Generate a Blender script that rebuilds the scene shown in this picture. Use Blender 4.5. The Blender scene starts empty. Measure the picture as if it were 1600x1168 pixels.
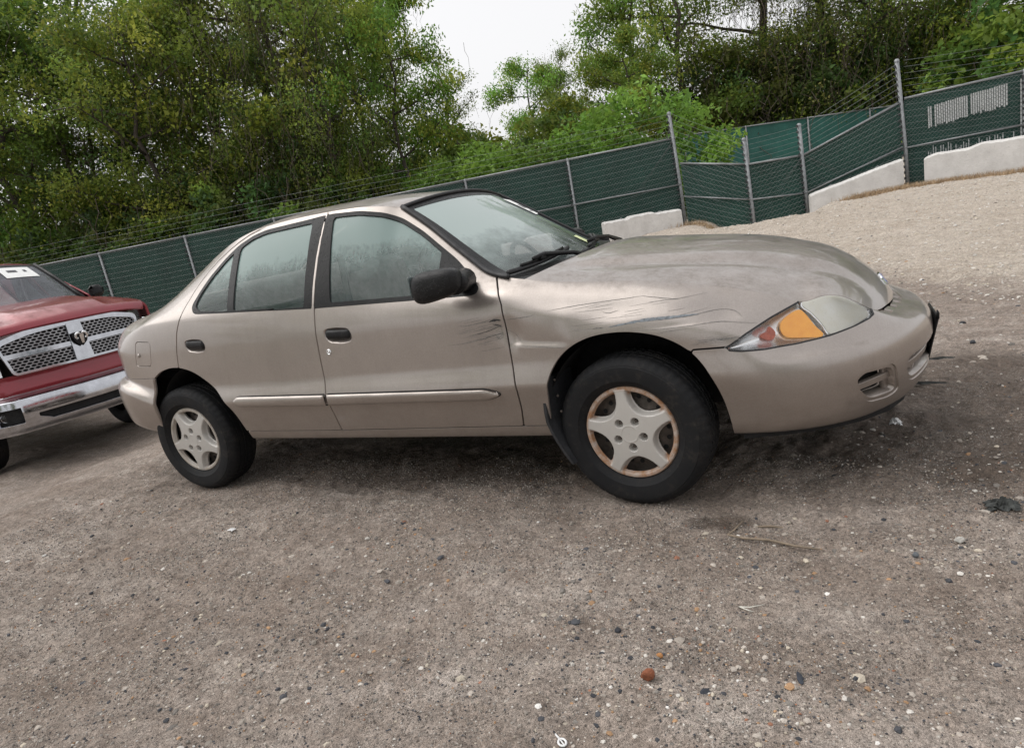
import bpy, math, random
import numpy as np
from mathutils import Vector, Matrix
R = math.radians
random.seed(7); RNG = np.random.default_rng(11)
SC = bpy.context.scene
COL = SC.collection
# ------------------------------------------------------------------ camera, sky, sun, exposure
CAM_POS = Vector((.7569, -3.2339, 1.2231))
cr = Vector((.892796, .412943, -.179978)); cu = Vector((.060844, .285334, .956495)); cf = Vector((-.446332, .864906, -.22962))
cd = bpy.data.cameras.new('camera'); cam = bpy.data.objects.new('camera', cd); COL.objects.link(cam)
cam.matrix_world = Matrix(((cr.x, cu.x, -cf.x, CAM_POS.x), (cr.y, cu.y, -cf.y, CAM_POS.y), (cr.z, cu.z, -cf.z, CAM_POS.z), (0, 0, 0, 1)))
cd.sensor_width = 36; cd.lens = 1026.07/1600*36; cd.clip_start = .05; cd.clip_end = 900
SC.camera = cam
SUN_EL, SUN_AZ = R(58), R(200)          # azimuth of the sun in the xy plane, counted from +x
w = bpy.data.worlds.new('World'); SC.world = w; w.use_nodes = True
nt = w.node_tree; nt.nodes.clear()
sky = nt.nodes.new('ShaderNodeTexSky'); sky.sky_type = 'NISHITA'; sky.sun_disc = False
sky.sun_elevation = SUN_EL; sky.sun_rotation = R(90)-SUN_AZ; sky.air_density = 1.0; sky.dust_density = 6.0; sky.ozone_density = 1.0
hs = nt.nodes.new('ShaderNodeHueSaturation'); hs.inputs['Saturation'].default_value = .16
mx = nt.nodes.new('ShaderNodeMix'); mx.data_type = 'RGBA'; mx.inputs[0].default_value = .6
mx.inputs[7].default_value = (8.9, 8.85, 8.95, 1)      # even overcast cloud layer
bg = nt.nodes.new('ShaderNodeBackground'); bg.inputs['Strength'].default_value = .125
wo = nt.nodes.new('ShaderNodeOutputWorld')
nt.links.new(sky.outputs[0], hs.inputs['Color']); nt.links.new(hs.outputs[0], mx.inputs[6])
nt.links.new(mx.outputs[2], bg.inputs['Color']); nt.links.new(bg.outputs[0], wo.inputs['Surface'])
sd = bpy.data.lights.new('sun', 'SUN'); sd.energy = 1.25; sd.angle = R(75); sd.color = (1, .97, .92)
sun = bpy.data.objects.new('sun', sd); COL.objects.link(sun)
sv = Vector((math.cos(SUN_EL)*math.cos(SUN_AZ), math.cos(SUN_EL)*math.sin(SUN_AZ), math.sin(SUN_EL)))
sun.rotation_euler = sv.to_track_quat('Z', 'Y').to_euler(); sun.location = (0, 0, 30)
SC.view_settings.view_transform = 'Standard'; SC.view_settings.look = 'None'
SC.view_settings.exposure = 0.2; SC.view_settings.gamma = 1; SC.view_settings.use_curve_mapping = False
SC.render.engine = 'CYCLES'
# ------------------------------------------------------------------ object helpers
def empty(name, loc=(0, 0, 0), rz=0):
    o = bpy.data.objects.new(name, None); COL.objects.link(o); o.location = loc; o.rotation_euler = (0, 0, rz)
    o.empty_display_size = .2
    return o
def tag(o, label=None, cat=None, group=None, kind=None):
    if label: o['label'] = label
    if cat: o['category'] = cat
    if group: o['group'] = group
    if kind: o['kind'] = kind
    return o
def link(name, me, parent=None):
    o = bpy.data.objects.new(name, me); COL.objects.link(o)
    if parent: o.parent = parent
    return o
def raw(name, V, Fc, mat=None, parent=None, smooth=True, normals=None, link_it=True):
    me = bpy.data.meshes.new(name)
    if isinstance(V, np.ndarray): V = V.tolist()
    if isinstance(Fc, np.ndarray): Fc = Fc.tolist()
    me.from_pydata(V, [], Fc); me.update()
    if mat: me.materials.append(mat)
    if smooth: me.polygons.foreach_set('use_smooth', [True]*len(me.polygons))
    if normals is not None: me.normals_split_custom_set_from_vertices(np.asarray(normals, float).tolist())
    return link(name, me, parent) if link_it else me
def copy_tree(o, parent=None):
    c = o.copy(); COL.objects.link(c); c.parent = parent
    for ch in list(o.children): copy_tree(ch, c)
    return c
class MB:
    """collects simple shapes into ONE mesh"""
    def __init__(s): s.v = []; s.f = []
    def add(s, V, Fc):
        n = len(s.v); s.v += [tuple(p) for p in V]; s.f += [tuple(i+n for i in f) for f in Fc]; return s
    def box(s, c, d, rot=None, bev=0):
        hx, hy, hz = d[0]/2, d[1]/2, d[2]/2
        if bev <= 0:
            P = [Vector((x*hx, y*hy, z*hz)) for x in (-1, 1) for y in (-1, 1) for z in (-1, 1)]
            Fc = [(0, 1, 3, 2), (4, 6, 7, 5), (0, 4, 5, 1), (2, 3, 7, 6), (0, 2, 6, 4), (1, 5, 7, 3)]
        else:
            b = min(bev, hx*.95, hy*.95, hz*.95); P = []; Fc = []
            import itertools
            idx = {}
            for sx in (-1, 1):
                for sy in (-1, 1):
                    for sz in (-1, 1):
                        for a in range(3):
                            q = [sx*(hx-b), sy*(hy-b), sz*(hz-b)]; q[a] = (sx*hx, sy*hy, sz*hz)[a]
                            idx[(sx, sy, sz, a)] = len(P); P.append(Vector(q))
            for a in range(3):
                o1, o2 = [k for k in range(3) if k != a]
                for sg in (-1, 1):
                    q = []
                    for (i, j) in ((-1, -1), (1, -1), (1, 1), (-1, 1)):
                        k = [0, 0, 0]; k[a] = sg; k[o1] = i; k[o2] = j; q.append(idx[(*k, a)])
                    Fc.append(tuple(q))
                    # edges between axis a and o1 faces
            for a in range(3):
                o1, o2 = [k for k in range(3) if k != a]
                for i in (-1, 1):
                    for j in (-1, 1):
                        k0 = [0]*3; k1 = [0]*3; k0[o1] = k1[o1] = i; k0[o2] = k1[o2] = j; k0[a] = -1; k1[a] = 1
                        Fc.append((idx[(*k0, o1)], idx[(*k1, o1)], idx[(*k1, o2)], idx[(*k0, o2)]))
            for sx in (-1, 1):
                for sy in (-1, 1):
                    for sz in (-1, 1): Fc.append(tuple(idx[(sx, sy, sz, a)] for a in range(3)))
        c = Vector(c)
        P = [c+(rot @ p if rot is not None else p) for p in P]
        return s.add(P, Fc)
    def tube(s, pts, r, n=8, caps=True, taper=None):
        pts = [Vector(p) for p in pts]; m = len(pts); rings = []
        rad = [r]*m if not hasattr(r, '__len__') else list(r)
        up = None
        for i, p in enumerate(pts):
            d = (pts[min(i+1, m-1)]-pts[max(i-1, 0)])
            if d.length < 1e-9: d = Vector((0, 0, 1))
            d.normalize()
            if up is None:
                up = Vector((0, 0, 1)) if abs(d.z) < .9 else Vector((1, 0, 0))
            a = d.cross(up)
            if a.length < 1e-6: a = d.orthogonal()
            a.normalize(); b = d.cross(a); up = -b if False else a.cross(d)
            rings.append([p+(a*math.cos(t*2*math.pi/n)+b*math.sin(t*2*math.pi/n))*rad[i] for t in range(n)])
        V = [q for g in rings for q in g]; Fc = []
        for i in range(m-1):
            for t in range(n):
                Fc.append((i*n+t, i*n+(t+1) % n, (i+1)*n+(t+1) % n, (i+1)*n+t))
        if caps: Fc.append(tuple(range(n-1, -1, -1))); Fc.append(tuple((m-1)*n+t for t in range(n)))
        return s.add(V, Fc)
    def lathe(s, prof, n=48, axis='z', M=None, mod=None):
        """prof: (radius, height) rows turned round the axis"""
        V = []; Fc = []; m = len(prof)
        for i in range(n):
            t = 2*math.pi*i/n
            for k, (r, h) in enumerate(prof):
                rr = r+(mod(k, i) if mod else 0)
                p = (rr*math.cos(t), rr*math.sin(t), h) if axis == 'z' else (rr*math.cos(t), h, rr*math.sin(t))
                V.append(M @ Vector(p) if M is not None else p)
        for i in range(n):
            j = (i+1) % n
            for k in range(m-1): Fc.append((i*m+k, j*m+k, j*m+k+1, i*m+k+1))
        return s.add(V, Fc)
    def prism(s, poly, M, h):
        """2D polygon extruded by h along local z of matrix M"""
        n = len(poly)
        V = [M @ Vector((x, y, 0)) for x, y in poly]+[M @ Vector((x, y, h)) for x, y in poly]
        return s.add(V, [tuple(range(n-1, -1, -1)), tuple(range(n, 2*n))]+[(i, (i+1) % n, (i+1) % n+n, i+n) for i in range(n)])
    def build(s, name, mat=None, parent=None, smooth=False, angle=None):
        o = raw(name, s.v, s.f, mat, parent, smooth)
        if angle is not None:
            o.data.polygons.foreach_set('use_smooth', [True]*len(o.data.polygons)); o.data.set_sharp_from_angle(angle=R(angle))
        return o
# ------------------------------------------------------------------ surface patches that are cut into panels
def akima(xk, Y, x):
    xk = np.asarray(xk, float); Y = np.asarray(Y, float); n = len(xk); x = np.asarray(x, float)
    d = (Y[1:]-Y[:-1])/(xk[1:]-xk[:-1])[:, None]
    m = np.concatenate([[3*d[0]-2*d[1]], [2*d[0]-d[1]], d, [2*d[-1]-d[-2]], [3*d[-1]-2*d[-2]]])
    w1 = np.abs(m[3:]-m[2:-1])+.05*np.abs(m[3:]+m[2:-1])+1e-6; w2 = np.abs(m[1:-2]-m[:-3])+.05*np.abs(m[1:-2]+m[:-3])+1e-6
    t = (w1*m[1:-2]+w2*m[2:-1])/(w1+w2)
    i = np.clip(np.searchsorted(xk, x)-1, 0, n-2); h = (xk[i+1]-xk[i])[:, None]; u = ((x-xk[i])[:, None])/h
    return Y[i]*(1+2*u)*(1-u)**2+Y[i+1]*u*u*(3-2*u)+h*t[i]*u*(1-u)**2+h*t[i+1]*u*u*(u-1)
def it(tab, x):
    t = np.array(tab, float); return float(akima(t[:, 0], t[:, 1:2], np.array([x]))[0, 0])
def itv(tab, x):
    t = np.array(tab, float); return akima(t[:, 0], t[:, 1:], np.asarray(x, float))
def sstep(a, b, x):
    t = np.clip((np.asarray(x, float)-a)/(b-a), 0, 1); return t*t*(3-2*t)
def smooth_grid(G, n, ax):
    for _ in range(n):
        H = G.copy()
        if ax == 0: H[1:-1] = .25*G[:-2]+.5*G[1:-1]+.25*G[2:]
        else: H[:, 1:-1] = .25*G[:, :-2]+.5*G[:, 1:-1]+.25*G[:, 2:]
        G = H
    return G
def grid_tris(n, m):
    i = (np.arange(n-1)[:, None]*m+np.arange(m-1)[None]).ravel()
    a, b, c, d = i, i+1, i+m+1, i+m
    return np.concatenate([np.stack([a, d, c], 1), np.stack([a, c, b], 1)])
def grid_normals(G):
    du = np.gradient(G, axis=0); dv = np.gradient(G, axis=1)
    N = np.cross(du, dv); l = np.linalg.norm(N, axis=2, keepdims=True)
    return N/np.maximum(l, 1e-12)
def sdf(poly, X, Z):
    """signed distance to a closed polygon, negative inside"""
    P = np.asarray(poly, float); d2 = np.full(X.shape, 1e9); ins = np.zeros(X.shape, bool)
    for i in range(len(P)):
        a = P[i]; b = P[(i+1) % len(P)]; e = b-a; L = e@e
        if L < 1e-14: continue
        t = np.clip(((X-a[0])*e[0]+(Z-a[1])*e[1])/L, 0, 1)
        d2 = np.minimum(d2, (X-a[0]-t*e[0])**2+(Z-a[1]-t*e[1])**2)
        c = (a[1] > Z) != (b[1] > Z)
        if abs(e[1]) > 1e-12: ins ^= c & (X < e[0]*(Z-a[1])/e[1]+a[0])
    d = np.sqrt(d2); return np.where(ins, -d, d)
def rpoly(pts, r=.02, n=5):
    """fillet polygon corners; a point may carry its own radius"""
    out = []; m = len(pts)
    for i in range(m):
        p = np.array(pts[i][:2], float); a = np.array(pts[i-1][:2], float); b = np.array(pts[(i+1) % m][:2], float)
        rr = pts[i][2] if len(pts[i]) > 2 else r
        u = a-p; v = b-p; lu = np.linalg.norm(u); lv = np.linalg.norm(v)
        if rr <= 0 or lu < 1e-9 or lv < 1e-9: out.append(tuple(p)); continue
        k = min(rr, lu*.45, lv*.45); s0 = p+u/lu*k; s1 = p+v/lv*k
        for j in range(n+1):
            t = j/n; q = (1-t)**2*s0+2*t*(1-t)*p+t*t*s1; out.append(tuple(q))
    return out
def smooth_poly(pts, n=6):
    P = np.array(pts, float); m = len(P); out = []
    for i in range(m):
        p0, p1, p2, p3 = P[i-1], P[i], P[(i+1) % m], P[(i+2) % m]
        for j in range(n):
            t = j/n
            out.append(tuple(.5*((2*p1)+(-p0+p2)*t+(2*p0-5*p1+4*p2-p3)*t*t+(-p0+3*p1-3*p2+p3)*t**3)))
    return out
class Patch:
    def __init__(s, V, N, T, A=None): s.V = V; s.N = N; s.T = T; s.A = A if A is not None else V[:, [0, 2]]
    @staticmethod
    def grid(G, flip=False):
        N = grid_normals(G); T = grid_tris(*G.shape[:2])
        if flip: N = -N; T = T[:, ::-1]
        n, m = G.shape[:2]
        return Patch(G.reshape(-1, 3), N.reshape(-1, 3), T)
    def clip(s, f):
        """keep f<0"""
        f = np.where(np.abs(f) < 1e-7, 1e-7, f); ft = f[s.T]; neg = (ft < 0).sum(1)
        keep = s.T[neg == 3]; mixed = s.T[(neg == 1) | (neg == 2)]
        data = np.concatenate([s.V, s.N, s.A], 1); new = []; cache = {}; tris = []
        base = len(data)
        def cut(a, b):
            k = (a, b) if a < b else (b, a)
            if k not in cache:
                t = f[k[0]]/(f[k[0]]-f[k[1]]); cache[k] = base+len(new); new.append(data[k[0]]*(1-t)+data[k[1]]*t)
            return cache[k]
        for tr in mixed.tolist():
            sg = [f[i] < 0 for i in tr]
            if sum(sg) == 1:
                i = sg.index(True); a, b, c = tr[i], tr[(i+1) % 3], tr[(i+2) % 3]
                tris.append((a, cut(a, b), cut(a, c)))
            else:
                i = sg.index(False); a, b, c = tr[i], tr[(i+1) % 3], tr[(i+2) % 3]
                ab = cut(a, b); ac = cut(a, c); tris.append((ab, b, c)); tris.append((ab, c, ac))
        if new: data = np.concatenate([data, np.array(new)])
        T = np.concatenate([keep, np.array(tris, int).reshape(-1, 3)]) if tris else keep
        used = np.unique(T); mp = np.full(len(data), -1); mp[used] = np.arange(len(used)); d = data[used]
        N = d[:, 3:6]; N = N/np.maximum(np.linalg.norm(N, axis=1, keepdims=True), 1e-9)
        return Patch(d[:, :3], N, mp[T], d[:, 6:])
    def renorm(s):
        a, b, c = s.V[s.T[:, 0]], s.V[s.T[:, 1]], s.V[s.T[:, 2]]; fn = np.cross(b-a, c-a); N = np.zeros_like(s.V)
        for k in range(3): np.add.at(N, s.T[:, k], fn)
        N /= np.maximum(np.linalg.norm(N, axis=1, keepdims=True), 1e-12); N = np.where((N*s.N).sum(1, keepdims=True) < 0, -N, N); return Patch(s.V, N, s.T, s.A)
    def offset(s, d): return Patch(s.V+s.N*d, s.N, s.T, s.A)
    def mirror(s): return Patch(s.V*[1, -1, 1], s.N*[1, -1, 1], s.T[:, ::-1], s.A)
    def build(s, name, mat, parent=None, flange=0.0, lip=0.0):
        V = s.V; N = s.N; T = s.T; Fc = [T]
        if flange and len(T):
            E = np.concatenate([T[:, [0, 1]], T[:, [1, 2]], T[:, [2, 0]]]); key = np.sort(E, 1)
            k = key[:, 0].astype(np.int64)*len(V)+key[:, 1]; u, inv, cnt = np.unique(k, return_inverse=True, return_counts=True)
            B = E[cnt[inv] == 1]
            e = V[B[:, 1]]-V[B[:, 0]]; nn = N[B[:, 0]]+N[B[:, 1]]; o = np.cross(e, nn); o /= np.maximum(np.linalg.norm(o, axis=1, keepdims=True), 1e-9)
            acc = np.zeros_like(V); np.add.at(acc, B[:, 0], o); np.add.at(acc, B[:, 1], o)
            bv = np.unique(B); acc = acc[bv]; acc /= np.maximum(np.linalg.norm(acc, axis=1, keepdims=True), 1e-9)
            mp = np.full(len(V), -1); mp[bv] = np.arange(len(bv)); n0 = len(V); nb = len(bv)
            r = min(.0025, abs(flange)*.3)
            # small rounded lip, then the return wall
            Vm = V[bv]+acc*r*.3-N[bv]*r; Nm = acc*.8+N[bv]*.5; Nm /= np.linalg.norm(Nm, axis=1, keepdims=True)
            Vd = V[bv]+acc*r*.3-N[bv]*flange
            V = np.concatenate([V, Vm, Vd]); N = np.concatenate([N, Nm, acc])
            a, b = B[:, 0], B[:, 1]; ma, mb = n0+mp[a], n0+mp[b]; da, db = ma+nb, mb+nb
            Fc += [np.stack([b, a, ma], 1), np.stack([b, ma, mb], 1), np.stack([mb, ma, da], 1), np.stack([mb, da, db], 1)]
        return raw(name, V, np.concatenate(Fc), mat, parent, True, N)
# ------------------------------------------------------------------ materials
def new_mat(name):
    m = bpy.data.materials.new(name); m.use_nodes = True; nt = m.node_tree
    return m, nt, nt.nodes['Principled BSDF']
def nd(nt, typ, **kw):
    n = nt.nodes.new(typ)
    for k, v in kw.items():
        if k.startswith('i_'): n.inputs[k[2:].replace('_', ' ')].default_value = v
        elif k.startswith('n'): n.inputs[int(k[1:])].default_value = v
        else: setattr(n, k, v)
    return n
def lk(nt, a, b): nt.links.new(a, b)
def noise(nt, scale, detail=4, rough=.55, vec=None, dist=0):
    n = nt.nodes.new('ShaderNodeTexNoise'); n.inputs['Scale'].default_value = scale; n.inputs['Detail'].default_value = detail
    n.inputs['Roughness'].default_value = rough; n.inputs['Distortion'].default_value = dist
    if vec is not None: lk(nt, vec, n.inputs['Vector'])
    return n.outputs['Fac']
def ramp(nt, fac, stops, interp='LINEAR'):
    n = nt.nodes.new('ShaderNodeValToRGB'); n.color_ramp.interpolation = interp; e = n.color_ramp.elements
    while len(e) > 1: e.remove(e[0])
    for i, (p, c) in enumerate(stops):
        q = e[0] if i == 0 else e.new(p); q.position = p
        q.color = (c, c, c, 1) if not hasattr(c, '__len__') else (*c, 1)
    lk(nt, fac, n.inputs[0]); return n.outputs[0]
def mixc(nt, fac, a, b, blend='MIX'):
    n = nt.nodes.new('ShaderNodeMix'); n.data_type = 'RGBA'; n.blend_type = blend
    for sock, v in ((n.inputs[0], fac), (n.inputs[6], a), (n.inputs[7], b)):
        if hasattr(v, 'links') or isinstance(v, bpy.types.NodeSocket): lk(nt, v, sock)
        elif hasattr(v, '__len__'): sock.default_value = (*v, 1)
        else: sock.default_value = v
    return n.outputs[2]
def mth(nt, op, a, b=None, c=None, clamp=False):
    n = nt.nodes.new('ShaderNodeMath'); n.operation = op; n.use_clamp = clamp
    for i, v in enumerate((a, b, c)):
        if v is None: continue
        if isinstance(v, bpy.types.NodeSocket): lk(nt, v, n.inputs[i])
        else: n.inputs[i].default_value = v
    return n.outputs[0]
def coords(nt, which='Object'): return nt.nodes.new('ShaderNodeTexCoord').outputs[which]
def mapping(nt, vec, scale=(1, 1, 1), rot=(0, 0, 0)):
    n = nt.nodes.new('ShaderNodeMapping'); n.inputs['Scale'].default_value = scale; n.inputs['Rotation'].default_value = rot
    lk(nt, vec, n.inputs['Vector']); return n.outputs[0]
def bump(nt, h, strength=.3, dist=.01, normal=None):
    n = nt.nodes.new('ShaderNodeBump'); n.inputs['Strength'].default_value = strength; n.inputs['Distance'].default_value = dist
    lk(nt, h, n.inputs['Height'])
    if normal is not None: lk(nt, normal, n.inputs['Normal'])
    return n.outputs[0]
def simple(name, base, rough=.5, metal=0, var=.12, scale=14, bmp=0, bscale=60, coat=0, spec=.5, emit=None, alpha=None, rvar=.1):
    """principled material with noise-driven colour and gloss variation"""
    m, nt, b = new_mat(name); vec = coords(nt)
    f = noise(nt, scale, 5, .6, vec)
    lo = [c*(1-var) for c in base]; hi = [min(1, c*(1+var)) for c in base]
    lk(nt, ramp(nt, f, [(.3, lo), (.7, hi)]), b.inputs['Base Color'])
    f2 = noise(nt, scale*2.3, 3, .6, vec)
    lk(nt, ramp(nt, f2, [(.3, max(.02, rough-rvar)), (.7, min(1, rough+rvar))]), b.inputs['Roughness'])
    b.inputs['Metallic'].default_value = metal; b.inputs['Coat Weight'].default_value = coat; b.inputs['Coat Roughness'].default_value = .06
    b.inputs['Specular IOR Level'].default_value = spec
    if bmp: lk(nt, bump(nt, noise(nt, bscale, 4, .6, vec), bmp, .005), b.inputs['Normal'])
    if alpha is not None: b.inputs['Alpha'].default_value = alpha
    return m
M = {}
# ------------------------------------------------------------------ terrain
def vnoise(x, y, sc, seed):
    """smooth value noise in numpy"""
    g = np.random.default_rng(seed).random((256, 256)); u = x*sc+1000.3; v = y*sc+1000.7
    i = np.floor(u).astype(int); j = np.floor(v).astype(int); a = u-i; b = v-j; a = a*a*(3-2*a); b = b*b*(3-2*b)
    i %= 256; j %= 256; i1 = (i+1) % 256; j1 = (j+1) % 256
    return g[i, j]*(1-a)*(1-b)+g[i1, j]*a*(1-b)+g[i, j1]*(1-a)*b+g[i1, j1]*a*b-.5
def ground_base(x, y):
    x = np.asarray(x, float); y = np.asarray(y, float)
    z = -.34*sstep(3.5, 6.2, -x)*(1-.6*sstep(6, 12, y))+.22*sstep(4.5, 9.5, y)*sstep(-6, -2, x)
    z = z+.10*np.exp(-((x-.6)/1.8)**2-((y-10)/2.2)**2)
    dip = np.exp(-((x+.75)/1.15)**4)*sstep(10.5, 13.2, y+.9*(x+.75))*(1-sstep(17, 20, y))
    z = z-.62*dip+.5*sstep(17, 30, y)
    return z
def wheel_flat(x, y):
    """1 where tyres stand, so that rubber meets the ground"""
    k = np.zeros_like(x)
    for cx, cy in ((0, -.742), (-2.644, -.70), (0, .742), (-2.644, .70)): k = np.maximum(k, np.exp(-((x-cx)/.28)**4-((y-cy)/.22)**4))
    return k
def ground_z(x, y, fine=True):
    x = np.asarray(x, float); y = np.asarray(y, float)
    z = ground_base(x, y)
    r = .022*vnoise(x*.35, y, 3.0, 12)+.05*sstep(3, 6, y)*vnoise(x, y, 1.1, 8)+.045*vnoise(x, y, .55, 1)+.030*vnoise(x, y, 1.7, 2)+.020*vnoise(x, y, 4.1, 3)
    if fine: r = r+.018*vnoise(x, y, 9.5, 4)+.016*vnoise(x, y, 21, 5)+.012*vnoise(x, y, 44, 6)
    ch = np.exp(-((x-1.35)/.85)**2-((y+.05)/.75)**2)+.6*np.exp(-((x+1.2)/1.3)**4-((y+.25)/.4)**2)
    if fine: r = r+ch*(.045*vnoise(x, y, 3.1, 14)+.035*vnoise(x, y, 8.3, 15)+.018*vnoise(x, y, 19, 16))
    k = wheel_flat(x, y)
    return z+r*(1-k)-.012*(1-k)+k*-.010
gx = np.unique(np.r_[np.linspace(-120, -12, 40), np.linspace(-12, -4.2, 90), np.linspace(-4.2, 3.2, 520), np.linspace(3.2, 9, 70), np.linspace(9, 120, 40)])
gy = np.unique(np.r_[np.linspace(-90, -6, 30), np.linspace(-6, -2.9, 30), np.linspace(-2.9, .9, 300), np.linspace(.9, 6, 150), np.linspace(6, 18, 110), np.linspace(18, 160, 50)])
GX, GY = np.meshgrid(gx, gy, indexing='ij')
GZ = ground_z(GX, GY)
def ground_mat():
    m, nt, b = new_mat('dirt_and_gravel'); vec = coords(nt)
    sp = nt.nodes.new('ShaderNodeSeparateXYZ'); lk(nt, vec, sp.inputs[0]); x, y = sp.outputs[0], sp.outputs[1]
    n_big = noise(nt, .8, 6, .6, vec); n_mid = noise(nt, 4.5, 7, .72, vec); n_fine = noise(nt, 60, 5, .7, vec); n_grain = noise(nt, 260, 3, .7, vec)
    dirt = ramp(nt, n_mid, [(.28, (.225, .175, .142)), (.48, (.39, .328, .284)), (.72, (.55, .488, .44))]); trk = noise(nt, 1.5, 6, .68, mapping(nt, vec, (.45, 2.4, 1), (0, 0, .08))); dirt = mixc(nt, ramp(nt, trk, [(.40, 0), (.66, .62)]), dirt, (.19, .142, .112)); dirt = mixc(nt, ramp(nt, trk, [(.30, .5), (.44, 0)]), dirt, (.50, .43, .375))
    dirt = mixc(nt, ramp(nt, n_big, [(.38, 0), (.62, .75)]), dirt, (.25, .20, .165))
    pale = ramp(nt, n_mid, [(.25, (.40, .34, .28)), (.7, (.58, .51, .44))]); pale = mixc(nt, ramp(nt, noise(nt, 1.6, 6, .7, mapping(nt, vec, (.5, 1.6, 1))), [(.42, 0), (.68, .55)]), pale, (.37, .30, .235))
    # the crushed pale stone spread beyond the dirt
    d = mth(nt, 'ADD', mth(nt, 'SUBTRACT', y, 3.6), mth(nt, 'MULTIPLY', mth(nt, 'SUBTRACT', x, 1.7), 1.2))
    d = mth(nt, 'ADD', d, mth(nt, 'MULTIPLY', mth(nt, 'SUBTRACT', n_big, .5), 3.0)); d = mth(nt, 'ADD', d, mth(nt, 'MULTIPLY', mth(nt, 'SUBTRACT', n_mid, .5), 1.4))
    mk = ramp(nt, mth(nt, 'ADD', mth(nt, 'MULTIPLY', d, .5), .5), [(.30, 0), (.95, 1)])
    xl = ramp(nt, mth(nt, 'ADD', mth(nt, 'MULTIPLY', x, .1), .8), [(.1, 0), (.4, 1)])
    mk = mth(nt, 'MULTIPLY', mk, xl)
    col = mixc(nt, mk, dirt, pale)
    # ragged damp mud ahead of the car, shade below bumper and body painted in
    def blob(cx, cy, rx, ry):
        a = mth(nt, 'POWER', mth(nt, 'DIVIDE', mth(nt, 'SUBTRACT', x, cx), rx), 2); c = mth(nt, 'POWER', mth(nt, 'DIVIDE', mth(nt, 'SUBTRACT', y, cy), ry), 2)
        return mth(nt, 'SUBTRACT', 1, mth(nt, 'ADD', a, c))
    damp_shade = mth(nt, 'MAXIMUM', blob(1.25, -.22, .90, .62), blob(1.55, .55, .85, .75)); damp_shade = mth(nt, 'MAXIMUM', damp_shade, blob(-1.2, -.35, 1.5, .5)); damp_shade = mth(nt, 'MAXIMUM', damp_shade, blob(.33, -.93, .16, .07))
    damp_shade = mth(nt, 'ADD', damp_shade, mth(nt, 'MULTIPLY', mth(nt, 'SUBTRACT', n_mid, .5), 2.6))
    damp_shade = ramp(nt, damp_shade, [(.10, 0), (.75, 1)])
    col = mixc(nt, mth(nt, 'MULTIPLY', damp_shade, .78), col, (.070, .047, .033))
    # grains: several sizes of stone chips told apart by cell colour
    hsum = None
    for sc, amt, keep in ((420, .75, .15), (190, .8, .30), (95, .7, .55)):
        v = nt.nodes.new('ShaderNodeTexVoronoi'); v.inputs['Scale'].default_value = sc; lk(nt, vec, v.inputs['Vector'])
        cs = nt.nodes.new('ShaderNodeSeparateColor'); lk(nt, v.outputs['Color'], cs.inputs[0])
        cc = ramp(nt, cs.outputs[0], [(0, (.03, .03, .034)), (.2, (.11, .092, .08)), (.5, (.27, .23, .195)), (.8, (.44, .40, .36)), (.95, (.68, .65, .61))], 'LINEAR')
        sel = mth(nt, 'MULTIPLY', ramp(nt, cs.outputs[1], [(keep, 0), (keep+.05, 1)]), ramp(nt, v.outputs['Distance'], [(.25, 1), (.5, 0)]))
        dens = ramp(nt, noise(nt, 2.6, 6, .7, vec), [(.40, .05), (.64, 1)])
        col = mixc(nt, mth(nt, 'MULTIPLY', mth(nt, 'MULTIPLY', sel, amt), dens), col, mixc(nt, mk, cc, mixc(nt, .55, cc, (.55, .49, .42))))
        h = mth(nt, 'MULTIPLY', mth(nt, 'MULTIPLY', sel, ramp(nt, v.outputs['Distance'], [(0, 1), (.5, 0)])), 40/sc)
        hsum = h if hsum is None else mth(nt, 'ADD', hsum, h)
    col = mixc(nt, .65, col, ramp(nt, n_fine, [(.32, .22), (.68, .80)]), 'OVERLAY'); col = mixc(nt, .5, col, ramp(nt, n_grain, [(.33, .2), (.67, .8)]), 'OVERLAY'); col = mixc(nt, .35, col, ramp(nt, noise(nt, 17, 6, .75, vec), [(.35, .2), (.65, .8)]), 'OVERLAY')
    lk(nt, col, b.inputs['Base Color'])
    lk(nt, mth(nt, 'SUBTRACT', .95, mth(nt, 'MULTIPLY', damp_shade, .32)), b.inputs['Roughness']); b.inputs['Specular IOR Level'].default_value = .3
    hh = mth(nt, 'ADD', hsum, mth(nt, 'ADD', mth(nt, 'MULTIPLY', n_fine, .55), mth(nt, 'MULTIPLY', n_grain, .25)))
    lk(nt, bump(nt, hh, 1.0, .022), b.inputs['Normal'])
    return m
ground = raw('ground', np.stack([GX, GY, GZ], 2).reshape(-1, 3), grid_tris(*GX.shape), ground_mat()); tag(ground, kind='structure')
# loose stones: one mass nobody could count, each a small faceted solid
def stone_proto(seed):
    rg = np.random.default_rng(seed); t = (1+5**.5)/2
    V = np.array([(-1, t, 0), (1, t, 0), (-1, -t, 0), (1, -t, 0), (0, -1, t), (0, 1, t), (0, -1, -t), (0, 1, -t), (t, 0, -1), (t, 0, 1), (-t, 0, -1), (-t, 0, 1)], float)
    V /= np.linalg.norm(V, axis=1, keepdims=True); V *= (1+.28*(rg.random((12, 1))-.5)); V *= rg.uniform(.65, 1.2, 3); V[:, 2] *= .7
    return V
ICO = np.array([(0, 11, 5), (0, 5, 1), (0, 1, 7), (0, 7, 10), (0, 10, 11), (1, 5, 9), (5, 11, 4), (11, 10, 2), (10, 7, 6), (7, 1, 8), (3, 9, 4), (3, 4, 2), (3, 2, 6), (3, 6, 8), (3, 8, 9), (4, 9, 5), (2, 4, 11), (6, 2, 10), (8, 6, 7), (9, 8, 1)])
PROT = [stone_proto(50+i) for i in range(10)]
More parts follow.
